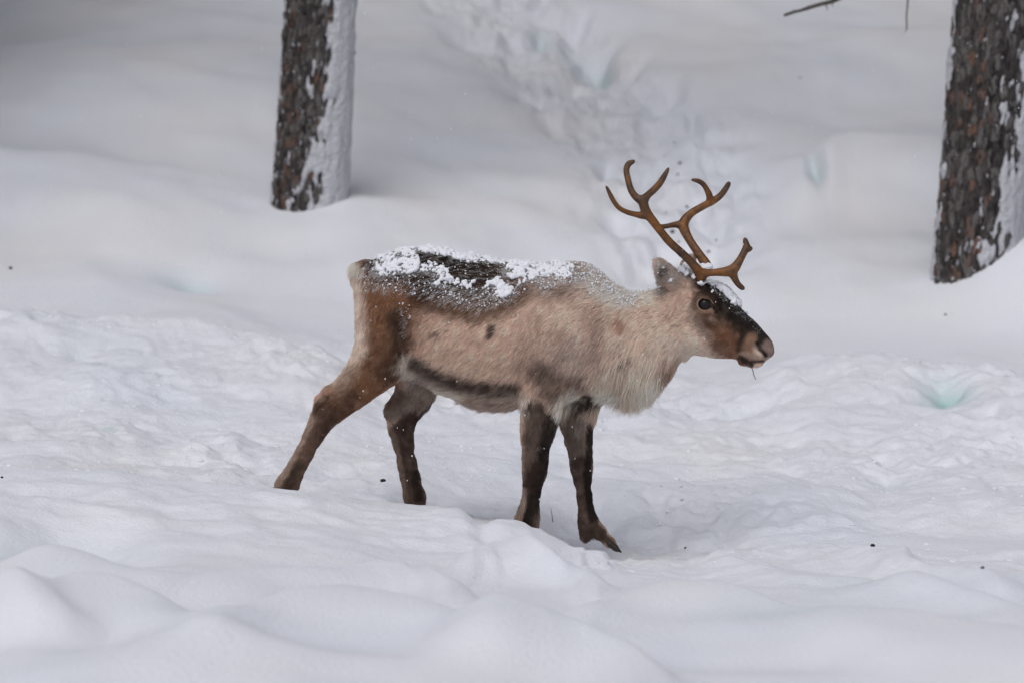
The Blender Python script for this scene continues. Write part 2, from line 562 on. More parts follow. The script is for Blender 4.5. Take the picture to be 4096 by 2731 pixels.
# trodden bank of snow piled against the right-hand pine
TREE_R = hit(3895, 1150, .03, H)
TREE_L = hit(1236, 862, -.03, H)
YR, YL = float(TREE_R[1]), float(TREE_L[1])


def collar(x, y, z):
    dx, dy = x - TREE_R[0], y - TREE_R[1]
    z = z + (.10 + .34 * sstep(-.35, .55, dx)) * np.exp(-((dx - .12) / .62) ** 2 - ((dy + .15) / .62) ** 2)
    dx, dy = x - TREE_L[0], y - TREE_L[1]
    z = z + (.05 + .07 * sstep(-.1, .35, dx)) * np.exp(-((dx - .1) / .42) ** 2 - ((dy + .05) / .5) ** 2)
    return z


def G(x, y):
    x = np.asarray(x, float); y = np.asarray(y, float)
    return collar(x, y, H(x, y))


GZ = collar(GX, GY, GZ)
nxg, nyg = GX.shape
ii = np.arange(nxg * nyg).reshape(nxg, nyg)
GQ = np.stack([ii[:-1, :-1], ii[1:, :-1], ii[1:, 1:], ii[:-1, 1:]], -1).reshape(-1, 4)
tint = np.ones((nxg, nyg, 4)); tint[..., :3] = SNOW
n_ = fbm2(GX * .9, GY * .7, 3, 30)[..., None]
tint[..., :3] *= 1 + .03 * n_ * np.array([1.0, .2, -.6])
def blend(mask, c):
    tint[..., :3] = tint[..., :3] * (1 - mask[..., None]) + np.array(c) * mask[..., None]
for P, d, rx, ry, glow in DN:
    if glow:
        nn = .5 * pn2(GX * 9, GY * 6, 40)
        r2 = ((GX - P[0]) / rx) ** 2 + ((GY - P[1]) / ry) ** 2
        blend(np.clip(.75 * glow * (np.exp(-r2 * 1.5) * (1 + nn)), 0, 1), (.36, .55, .54))  # turquoise of light scattering in the hollows, put into the snow colour
blend(.30 * np.exp(-((GX - .62) / .38) ** 2 - ((GY + .02) / .3) ** 2) * (.6 + .6 * np.clip(fbm2(GX * 9, GY * 6, 3, 44) + .4, 0, 1)), (.42, .39, .33))
blend(.22 * np.exp(-((GX - .0) / .35) ** 2 - ((GY - .45) / .35) ** 2) * np.clip(fbm2(GX * 7, GY * 5, 3, 45) + .5, 0, 1), (.5, .44, .38))
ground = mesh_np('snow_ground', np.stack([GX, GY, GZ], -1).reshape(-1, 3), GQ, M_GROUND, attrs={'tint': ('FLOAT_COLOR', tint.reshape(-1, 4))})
tag(ground, 'deep white snow with drifts, trampled hollows and a rising slope behind', kind='structure')


def ghit(u, v):
    return hit(u, v, 0, G)


S2M = lambda y: (y - CAMY) / F            # metres per photograph pixel at depth y
# ------------------------------------------------------------------ pines
BARKS = []
for nm, c0, c1 in (('bark_black', (.020, .018, .018), (.08, .07, .068)), ('bark_grey', (.06, .054, .053), (.17, .155, .15)), ('bark_brown', (.065, .044, .037), (.17, .115, .095)), ('bark_rust', (.07, .042, .032), (.20, .118, .085))):
    def bb(t, b, c0=c0, c1=c1):
        g = nd(t, 'ShaderNodeNewGeometry')
        mp = nd(t, 'ShaderNodeMapping'); mp.inputs['Scale'].default_value = (1, 1, .22)
        n = nd(t, 'ShaderNodeTexNoise', Scale=75.0, Detail=6.0, Roughness=.65)
        t.links.new(g.outputs['Position'], mp.inputs[0]); t.links.new(mp.outputs[0], n.inputs['Vector'])
        r = nd(t, 'ShaderNodeValToRGB')
        e = r.color_ramp.elements
        e[0].position = .40; e[0].color = (.012, .011, .011, 1)
        e[1].position = .68; e[1].color = (*[.90 * k for k in c1], 1)
        m = e.new(.47); m.color = (*[.5 * (p + q) for p, q in zip(c0, c1)], 1)
        t.links.new(n.outputs['Fac'], r.inputs[0]); t.links.new(r.outputs[0], b.inputs['Base Color'])
        bp = nd(t, 'ShaderNodeBump', Strength=1.0, Distance=.012)
        t.links.new(n.outputs['Fac'], bp.inputs['Height']); t.links.new(bp.outputs[0], b.inputs['Normal'])
    BARKS.append(mat(nm, c0, .85, .15, bb))
def b_trunk(t, b):
    r = noise_mix(t, b, (.022, .020, .020), (.12, .105, .10), 22, .35, .7, 6, (1, 1, .25))
    t.links.new(r.outputs[0], b.inputs['Base Color'])
    noise_bump(t, b, 30, 0.03)
M_TRUNK = mat('bark_deep', (.03, .025, .02), .9, .1, b_trunk)


def plate_mesh(seed):
    r = np.random.default_rng(seed)
    n = 9
    a = np.arange(n) * 2 * math.pi / n + r.uniform(-.25, .25, n)
    rad = r.uniform(.72, 1.12, n)
    ring = np.stack([np.cos(a) * rad, np.sin(a) * rad], -1)
    V = [(p[0], p[1], -1.0) for p in ring] + [(p[0] * .95, p[1] * .95, .25 + r.uniform(-.1, .2)) for p in ring] + [(p[0] * .6, p[1] * .68, .75 + r.uniform(-.25, .35)) for p in ring] + [(0, 0, .8)]
    Fc = []
    for i in range(n):
        j = (i + 1) % n
        Fc += [(i, j, n + j, n + i), (n + i, n + j, 2 * n + j, 2 * n + i), (2 * n + i, 2 * n + j, 3 * n)]
    return V, Fc


PLATES = {}
for s in range(6):
    V, Fc = plate_mesh(50 + s)
    for bi, bm_ in enumerate(BARKS):
        me = mesh_np('bark_plate', V, Fc, bm_, smooth=False, link=False)
        PLATES[s, bi] = me


def tube(pts, n=8):
    """tapered tube through (x, y, z, r)"""
    pts = np.array(pts, float)
    V = []; Fc = []
    for i, p in enumerate(pts):
        d = pts[min(i + 1, len(pts) - 1), :3] - pts[max(i - 1, 0), :3]
        d /= np.linalg.norm(d) + 1e-12
        a = np.cross(d, (0.13, 1, .2)); a /= np.linalg.norm(a); b = np.cross(d, a)
        for k in range(n):
            t = 2 * math.pi * k / n
            V.append(p[:3] + p[3] * (math.cos(t) * a + math.sin(t) * b))
    for i in range(len(pts) - 1):
        for k in range(n):
            q = (k + 1) % n
            Fc.append((i * n + k, i * n + q, (i + 1) * n + q, (i + 1) * n + k))
    Fc += [tuple(range(n))[::-1], tuple(range((len(pts) - 1) * n, len(pts) * n))]
    return V, Fc


M_NEEDLE = mat('shade_pine_needles', (.045, .07, .04), .6, .2)


def pine(px_base, px_top, dia_base, dia_top, ydepth, label, snow_dir, snow_bias, seed, zvis):
    """trunk with raised bark plates and wind-packed snow, leaning as in the photograph"""
    r = np.random.default_rng(seed)
    A = U(px_base[0], px_base[1], ydepth); B = U(px_top[0], px_top[1], ydepth)
    ax = (B - A) / (B[2] - A[2])                 # metres per metre of height
    z0 = A[2] - .5
    top = 9.0
    Ra, Rb = dia_base / 2, dia_top / 2
    hB = B[2] - A[2]
    def centre(z): return A + ax * (z - A[2])[..., None] if isinstance(z, np.ndarray) else A + ax * (z - A[2])
    def radius(z): return np.clip(Ra + (Rb - Ra) * (z - A[2]) / hB * np.where(z > B[2], .45, 1) + .012 * np.exp(-(z - A[2] + .1) / .2), .03, 1)
    root = empty('pine_tree', Vector(A))
    tag(root, label, 'tree', 'pines with snow-plastered trunks')
    def surf(th, z, off):
        C = centre(z); R = radius(z) + off
        return np.stack([C[..., 0] + R * np.sin(th), C[..., 1] - R * np.cos(th), z], -1)   # th = 0 faces the camera, + is right
    # trunk
    nt_, nz = 72, 360
    zz = np.concatenate([np.linspace(z0, B[2] + .4, nz), np.linspace(B[2] + .5, A[2] + top, 60)])
    th = np.arange(nt_) * 2 * math.pi / nt_
    TH, ZZ = np.meshgrid(th, zz, indexing='ij')
    fur = pn2(TH * 6, ZZ * 5, seed) * .007 + pn2(np.round(TH * 9), ZZ * 9, seed + 1) * .006
    V = surf(TH, ZZ, fur).reshape(-1, 3) - A
    n2 = len(zz); jj = np.arange(nt_ * n2).reshape(nt_, n2)
    Q = np.stack([jj[:, :-1], np.roll(jj, -1, 0)[:, :-1], np.roll(jj, -1, 0)[:, 1:], jj[:, 1:]], -1).reshape(-1, 4)
    mesh_np('trunk', V, Q, M_TRUNK, root)

    def smask(th_, z_):
        d = np.angle(np.exp(1j * (th_ - snow_dir)))
        m = .62 - np.abs(d) / 1.05 + snow_bias
        m = m + .62 * fbm2(th_ * 2.2, z_ * 3.6, 3, seed + 5) + .34 * pn2(th_ * 8, z_ * 13, seed + 8)
        low = np.exp(-(z_ - A[2] - .02) / .32)
        m = m + .38 * low
        d2 = np.angle(np.exp(1j * (th_ + 1.45)))
        m = np.maximum(m, .34 - np.abs(d2) / .55 + .6 * fbm2(th_ * 3, z_ * 4, 3, seed + 6))
        crev = fbm2(th_ * 15, z_ * 10, 3, seed + 11) - .54 + .30 * low + .20 * np.exp(-np.abs(d) / 1.4)
        return m, crev
    # plates
    cnt = 0
    w_, h_ = (.036, .075) if snow_dir < 1.1 else (.050, .098)
    for zi in np.arange(zvis[0], zvis[1], h_ * .74):
        Rr = float(radius(np.array(zi)))
        nth = int(2 * math.pi * Rr / w_)
        for ti in range(nth):
            t_ = (ti + r.uniform(.1, .9) + .5 * (int(zi * 97) % 2)) * 2 * math.pi / nth
            t_ = math.remainder(t_, 2 * math.pi)
            z_ = zi + r.uniform(-.03, .03)
            if abs(t_) > 1.62 or cnt >= 298: continue
            m, cv = smask(np.array(t_), np.array(z_))
            if m > .22: continue
            if r.random() < .06: continue
            rust = .03 + .12 * math.exp(-(z_ - A[2]) / .5) + .08 * (t_ < -.3)
            k = r.random()
            bi = 3 if k < rust * .6 else 2 if k < rust * 1.4 else 1 if k < .62 else 0
            o = bpy.data.objects.new('bark_plate', PLATES[int(r.integers(6)), bi])
            COL.objects.link(o); o.parent = root
            P = surf(np.array(t_), np.array(z_), float(r.uniform(-.001, .004))) - A
            nrm = Vector((math.sin(t_), -math.cos(t_), 0)); upv = Vector(ax).normalized()
            right = upv.cross(nrm).normalized(); upv = nrm.cross(right)
            s = (w_ * r.uniform(.34, .62), h_ * r.uniform(.36, .75), r.uniform(.006, .016))
            M = Matrix((right, upv, nrm)).transposed().to_4x4()
            M = M @ Matrix.Rotation(r.uniform(-.25, .25), 4, 'Z') @ Matrix.Rotation(r.uniform(-.12, .12), 4, 'X') @ Matrix.Diagonal((*s, 1))
            M.translation = Vector(P)
            o.matrix_local = M
            cnt += 1
    # snow crust
    nt2, nz2 = 200, 300
    th = np.linspace(-math.pi, math.pi, nt2, endpoint=False)
    zz = np.linspace(z0 + .3, B[2] + .8, nz2)
    TH, ZZ = np.meshgrid(th, zz, indexing='ij')
    m, crev = smask(TH, ZZ)
    off = np.maximum(-.006 + .024 * sstep(0, .5, m), -.006 + .018 * sstep(0, .22, crev)) + .006 * pn2(TH * 5, ZZ * 8, seed + 20)
    mm = np.maximum(m, crev * 1.5)
    V = surf(TH, ZZ, off).reshape(-1, 3) - A
    jj = np.arange(nt2 * nz2).reshape(nt2, nz2)
    rj = np.roll(jj, -1, 0)
    Q = np.stack([jj[:, :-1], rj[:, :-1], rj[:, 1:], jj[:, 1:]], -1).reshape(-1, 4)
    keep = (mm.reshape(-1)[Q] > -.03).sum(1) >= 3
    Q = Q[keep]
    used = np.unique(Q); re = np.full(len(V), -1); re[used] = np.arange(len(used))
    # limbs and needle crown, unseen above the picture, added to shade the slope
    rr = np.random.default_rng(seed + 40)
    cv_, cf_ = [], []
    for k in range(26):
        zl = A[2] + 4.6 + 4.3 * (k + rr.random()) / 26
        a_ = rr.uniform(0, 2 * math.pi)
        ln = (1.9 - 1.4 * (zl - A[2] - 4.6) / 4.4) * rr.uniform(.75, 1.1)
        c0 = centre(zl) - A
        d = np.array([math.sin(a_), -math.cos(a_), -.12])
        lp = [(*(c0 + d * ln * t + np.array([0, 0, -.22 * t * t * ln])), .035 * (1 - .85 * t)) for t in np.linspace(0, 1, 6)]
        V_, F_ = tube(lp, 6)
        mesh_np('limb', V_, F_, M_TRUNK, root)
        for _ in range(70):
            t = rr.uniform(.25, 1.05)
            p = c0 + d * ln * t + np.array([0, 0, -.22 * t * t * ln]) + rr.normal(size=3) * np.array([.20, .20, .10])
            e1 = rr.normal(size=3); e1 /= np.linalg.norm(e1); e2 = np.cross(e1, rr.normal(size=3)); e2 /= np.linalg.norm(e2)
            s_ = rr.uniform(.10, .22); b_ = len(cv_)
            cv_ += [p - e1 * s_, p + e2 * s_ * .35, p + e1 * s_, p - e2 * s_ * .35 + np.array([0, 0, .04])]
            cf_ += [(b_, b_ + 1, b_ + 2, b_ + 3)]
    mesh_np('crown', np.array(cv_), np.array(cf_), M_NEEDLE, root, smooth=False)
    c = mesh_np('snow_crust', V[used], re[Q], M_CRUST, root)
    c['kind'] = 'stuff'
    return root, A, surf, radius


treeL, AL, _, _ = pine((1236, 850), (1283, 0), 287 * S2M(YL), 272 * S2M(YL), YL, 'pine trunk in the upper left behind the reindeer, its right side white with packed snow', .98, .26, 11, (U(1236, 850, YL)[2] - .12, U(1283, 0, YL)[2] + .12))
treeR, AR, surfR, radR = pine((3895, 1135), (3997, 0), 330 * S2M(YR), 350 * S2M(YR), YR, 'broad dark pine trunk at the right edge with rusty bark and a dead branch', 1.22, .22, 23, (U(3895, 1150, YR)[2] - .12, U(3995, 0, YR)[2] + .12))


def b_twig(t, b):
    r = noise_mix(t, b, (.03, .026, .02), (.10, .085, .07), 120, .35, .65)
    t.links.new(r.outputs[0], b.inputs['Base Color'])
M_TWIG = mat('dead_twig', (.06, .05, .04), .85, .15, b_twig)
ybr = YR - .12
br = [(3135, 64, .0065), (3150, 58, .009), (3180, 48, .009), (3200, 44, .0085), (3235, 32, .011), (3290, 16, .011), (3325, 8, .013), (3360, -6, .012), (3450, -50, .014), (3580, -110, .018), (3700, -170, .022), (3850, -260, .03), (3990, -330, .036)]
pts = [(*(U(u, v, ybr + .15 * max(0, (u - 3600) / 400)) - AR), r_) for u, v, r_ in br]
V, Fc = tube(pts)
branch = mesh_np('branch', V, Fc, M_TWIG, treeR)
V1 = []; F1 = []
for u, v, du, dv in ((3303, 20, 6, 24), (3325, 8, 6, 20), (3175, 48, -4, -8), (3228, 32, 3, -9), (3236, 34, -6, 9), (3420, -30, 10, 26)):
    a = U(u, v, ybr) - AR; b_ = U(u + du, v + dv, ybr - .02) - AR
    V, Fc = tube([(*a, .004), (*(a * .5 + b_ * .5 + np.array([.003, 0, 0])), .003), (*b_, .0015)], 5)
    o = mesh_np('twig', V, Fc, M_TWIG, branch)
V, Fc = tube([(*(U(u, v, ybr) - AR), r_) for u, v, r_ in [(3628, -128, .006), (3630, -60, .0055), (3631, 0, .005), (3630, 22, .0046), (3626, 60, .0042), (3627, 118, .004), (3620, 128, .0015), (3616, 136, .001)]], 6)
mesh_np('twig', V, Fc, M_TWIG, branch)

# unseen wood added above and beside the framed slope to shade it
rw = np.random.default_rng(500)
fv, ff, fm_ = [], [], []
spots = [(rw.uniform(-14, 14), rw.uniform(16.5, 34)) for _ in range(70)] + [(sx * rw.uniform(5.2, 15), rw.uniform(2.5, 17)) for sx in (-1, 1) for _ in range(26)] + [(-5.4, 6.0), (-4.9, 9.6), (-4.8, 13.0), (5.4, 9.0), (5.2, 13.5)]
for (x, y) in spots:
    z = float(G(np.array(x), np.array(y)))
    ht = rw.uniform(8, 13)
    V, Fc = tube([(x, y, z - .3, .2), (x, y, z + ht * .5, .13), (x, y, z + ht, .03)], 6)
    b_ = len(fv); fv += list(V); ff += [tuple(i + b_ for i in f) for f in Fc]; fm_ += [1] * len(Fc) + [0] * 260
    for k in range(260):
        t = rw.uniform(.18 if abs(x) > 5.7 or y > 16.4 else .32, 1)
        rr_ = (1 - t) ** .7 * 1.9 * math.sqrt(rw.random())
        a_ = rw.uniform(0, 6.283)
        p = np.array([x + rr_ * math.sin(a_), y + rr_ * math.cos(a_), z + t * ht - .25 * rr_])
        e1 = rw.normal(size=3) * np.array([1, 1, .35]); e1 /= np.linalg.norm(e1); e2 = np.cross(e1, rw.normal(size=3)); e2 /= np.linalg.norm(e2)
        s_ = rw.uniform(.3, .6); b_ = len(fv)
        fv += [p - e1 * s_, p + e2 * s_ * .45, p + e1 * s_, p - e2 * s_ * .45 + np.array([0, 0, .06])]
        ff += [(b_, b_ + 1, b_ + 2, b_ + 3)]
wood = mesh_np('shade_pine_wood', np.array(fv), ff, M_NEEDLE, smooth=False)
wood.data.materials.append(M_TRUNK)
if len(wood.data.polygons) == len(fm_):
    wood.data.polygons.foreach_set('material_index', np.array(fm_, np.int32))
tag(wood, 'unseen dark pine wood added to shade the snowy hill', kind='stuff')

# ------------------------------------------------------------------ reindeer
HALF = .13
reindeer = empty('reindeer', Vector((0.0, 0.0, float(G(np.array(0.0), np.array(0.0))))))
tag(reindeer, 'brown and cream reindeer with tall amber antlers and a snowy back standing in side view', 'reindeer')
RO = np.array(reindeer.location)

fd = Field((-1.06, -.34, -.26), (1.10, .34, 1.14), .0065)
INSET = .007

# trunk and neck: u, top row, bottom row, half width (m)
TR = np.array([(1428, 1150, 1330, .05), (1434, 1105, 1400, .085), (1446, 1082, 1432, .112), (1466, 1062, 1455, .135), (1500, 1040, 1480, .155), (1580, 1003, 1505, .178), (1640, 993, 1520, .19), (1700, 992, 1545, .198), (1760, 997, 1573, .205),
               (1860, 1014, 1608, .218), (1960, 1035, 1626, .225), (2064, 1052, 1630, .222), (2150, 1055, 1622, .212), (2250, 1049, 1606, .198), (2305, 1046, 1592, .188), (2356, 1057, 1582, .175), (2397, 1084, 1575, .162), (2433, 1118, 1573, .148),
               (2484, 1150, 1577, .132), (2519, 1166, 1588, .122), (2560, 1167, 1588, .115), (2611, 1158, 1568, .11), (2650, 1150, 1532, .105), (2690, 1135, 1488, .10), (2720, 1122, 1450, .09), (2750, 1112, 1420, .07)], float)
TX = U(TR[:, 0], 1300, 0)[:, 0]
TT = U(TR[:, 0], TR[:, 1], 0)[:, 2] - INSET
TB = U(TR[:, 0], TR[:, 2], 0)[:, 2] + INSET
sl, (x, y, z) = fd.sub((TX[0] - .03, -.3, 0.2), (TX[-1] + .03, .3, 1.12))
xx = x[:, 0, 0]
top = np.interp(xx, TX, TT); bot = np.interp(xx, TX, TB); wid = np.interp(xx, TX, TR[:, 3]) - INSET
ker = np.ones(7) / 7
def smo(a): return np.convolve(np.pad(a, 3, mode='edge'), ker, 'valid')
top, bot, wid = smo(top), smo(bot), smo(wid)
zc = (top + bot) / 2; hh = (top - bot) / 2
# narrower towards the spine, fuller in the lower half of the barrel
zn = (z - zc[:, None, None]) / hh[:, None, None]
ww = wid[:, None, None] * (1 - .20 * np.clip(zn, 0, 1) ** 1.0 + .0 * zn)
f = (np.sqrt((y / ww) ** 2 + zn ** 2) - 1) * np.minimum(hh, wid)[:, None, None]
endx = np.maximum(TX[0] - x, x - TX[-1])
f = np.maximum(f, endx)
fd.add(sl, f.astype(np.float32), .02)

# head: along its own axis
HA = np.array([2700., 1170.]); HD = np.array([385., 215.]); HD /= np.linalg.norm(HD); HN = np.array([HD[1], -HD[0]])
HS = np.array([(-40, 60, -120, .070), (0, 82, -170, .078), (45, 92, -190, .083), (100, 102, -195, .086), (147, 112, -190, .086), (185, 105, -182, .080), (225, 90, -168, .073), (259, 78, -156, .066), (280, 70, -147, .060), (326, 60, -124, .052), (355, 53, -112, .048),
               (384, 42, -106, .049), (413, 32, -104, .051), (435, 22, -92, .048), (450, 8, -66, .038), (460, -8, -40, .024)], float)
m_ = S2M(0)
ins_h = .003
sl, (x, y, z) = fd.sub((U(2640, 1200, 0)[0], -.15, U(2700, 1500, 0)[2]), (U(3120, 1200, 0)[0], .15, U(2700, 1020, 0)[2]))
PX = np.broadcast_to(x, (x.shape[0], 1, z.shape[2])); PZ = np.broadcast_to(z, PX.shape)
pu, pv = proj(np.stack([PX, np.zeros_like(PX), PZ], -1))
tt = (pu - HA[0]) * HD[0] + (pv - HA[1]) * HD[1]; nn = (pu - HA[0]) * HN[0] + (pv - HA[1]) * HN[1]
top = np.interp(tt, HS[:, 0], HS[:, 1]); bot = np.interp(tt, HS[:, 0], HS[:, 2]); wid = np.interp(tt, HS[:, 0], HS[:, 3])
hh = (top - bot) / 2 * m_ - ins_h; zc = (top + bot) / 2
zn = (nn - zc) * m_ / hh
ww = (wid - ins_h) * (1 - .28 * np.clip(-zn, 0, 1) - .05 * np.clip(zn, 0, 1))
ry = np.abs(y) / ww
f = ((ry ** 2.4 + np.abs(zn) ** 2.4) ** (1 / 2.4) - 1) * np.minimum(hh, ww)
f = np.maximum(f, np.maximum(-40 - tt, tt - 460) * m_)
fd.add(sl, f.astype(np.float32), .03)


def P4(u, v, y, rpx):
    p = U(u, v, y)
    return (p[0], p[1], p[2], rpx * S2M(y))


def leg(st, k=.03, ys=.8, inset=.0075):
    fd.chain([(*P4(u, v, y, r)[:3], P4(u, v, y, r)[3] - inset) for u, v, y, r in st], k, ys)


NH = [(1535, 1290, -.09, 95), (1530, 1400, -.105, 108), (1505, 1462, -.115, 100), (1458, 1513, -.125, 82), (1427, 1551, -.13, 66), (1392, 1587, -.13, 56), (1345, 1622, -.13, 54), (1308, 1648, -.13, 55), (1278, 1698, -.13, 42), (1250, 1748, -.13, 37), (1218, 1811, -.13, 35), (1190, 1860, -.13, 34), (1167, 1905, -.13, 35), (1146, 1943, -.13, 41), (1118, 2000, -.13, 40)]
FH = [(1640, 1420, .09, 100), (1665, 1500, .11, 92), (1668, 1560, .12, 72), (1640, 1610, .125, 64), (1608, 1655, .13, 63), (1604, 1712, .13, 50), (1613, 1772, .13, 41), (1627, 1850, .13, 38), (1640, 1908, .13, 39), (1656, 1978, .13, 42), (1672, 2050, .13, 42)]
NF = [(2215, 1330, -.12, 120), (2190, 1450, -.13, 108), (2172, 1545, -.13, 86), (2162, 1633, -.13, 67), (2154, 1700, -.125, 61), (2146, 1747, -.125, 54), (2141, 1834, -.12, 47), (2138, 1890, -.12, 41), (2130, 1935, -.12, 31), (2124, 1986, -.12, 29), (2117, 2035, -.12, 33), (2108, 2080, -.12, 42), (2104, 2130, -.12, 45)]
FF = [(2320, 1480, .09, 100), (2330, 1555, .105, 84), (2316, 1640, .11, 68), (2308, 1690, .11, 59), (2314, 1760, .11, 50), (2323, 1823, .11, 44), (2327, 1875, .11, 42), (2330, 1921, .11, 33), (2338, 1986, .11, 30), (2346, 2045, .11, 31), (2350, 2090, .11, 36), (2345, 2135, .11, 34)]
leg(NH, .035, .72); leg(FH, .03, .72); leg(NF, .04, .62); leg(FF, .03, .62)
fd.chain([P4(2362, 2085, .11, 31), P4(2395, 2125, .11, 27), P4(2435, 2163, .12, 19), P4(2462, 2188, .12, 12)], .015, 1.0)     # far forefoot stretched into the hollow
fd.chain([P4(1275, 1592, -.13, 12), P4(1310, 1565, -.13, 10), P4(1390, 1500, -.12, 14)], .03, .7)            # hamstring tendon
fd.chain([P4(1550, 1640, .13, 12), P4(1600, 1560, .13, 12)], .02, .7)
# brow ridges, cheeks, nostril wings, lower lip
for sgn in (-1, 1):
    fd.chain([P4(2790, 1185, sgn * .070, 14), P4(2828, 1178, sgn * .075, 15), P4(2868, 1200, sgn * .062, 10)], .02)
    fd.chain([P4(2760, 1350, sgn * .055, 42), P4(2850, 1360, sgn * .050, 28)], .04, .7)
    fd.cone(P4(2999, 1375, sgn * .030, 0)[:3], P4(2995, 1412, sgn * .030, 0)[:3], .024, .018, .02)
    fd.cone(P4(3060, 1385, sgn * .026, 0)[:3], P4(3070, 1405, sgn * .022, 0)[:3], .024, .022, .02)
    fd.chain([P4(3038, 1385, sgn * .053, 5), P4(3048, 1402, sgn * .053, 7), P4(3062, 1420, sgn * .048, 8)], .01, cut=True)
    fd.cone(P4(2818, 1217, sgn * .088, 0)[:3], P4(2826, 1219, sgn * .088, 0)[:3], .019, .018, .012, cut=True)
    fd.chain([P4(2972, 1428, sgn * .052, 4), P4(3010, 1443, sgn * .050, 5), P4(3062, 1442, sgn * .030, 4), P4(3080, 1436, sgn * .012, 4)], .008, cut=True)
fd.chain([P4(2968, 1448, 0, 14), P4(3012, 1452, 0, 16), P4(3040, 1452, 0, 12)], .015, 1.6)
# ears
for sgn, e in ((-1, [(2712, 1130, .058, 26), (2682, 1110, .078, 32), (2655, 1086, .095, 29), (2636, 1060, .105, 19), (2626, 1046, .108, 10)]), (1, [(2735, 1100, .058, 24), (2748, 1065, .085, 20), (2762, 1042, .098, 15), (2776, 1026, .105, 8)])):
    fd.chain([P4(u, v, sgn * yy, r) for u, v, yy, r in e], .02, .55)
fd.cone(P4(2655, 1110, -.085, 0)[:3], P4(2640, 1125, -.085, 0)[:3], .018, .012, .02, .6)
fd.cone(P4(2668, 1072, -.125, 0)[:3], P4(2650, 1085, -.13, 0)[:3], .010, .014, .01, .8, cut=True)
# tail tuft
fd.chain([P4(1470, 1075, 0, 26), P4(1438, 1085, 0, 22), P4(1424, 1110, 0, 12)], .03, 1.0)
BV, BQ = fd.mesh()
BV = relax(BV, BQ, 3, .5)
BN, BA = vnormals(BV, BQ)

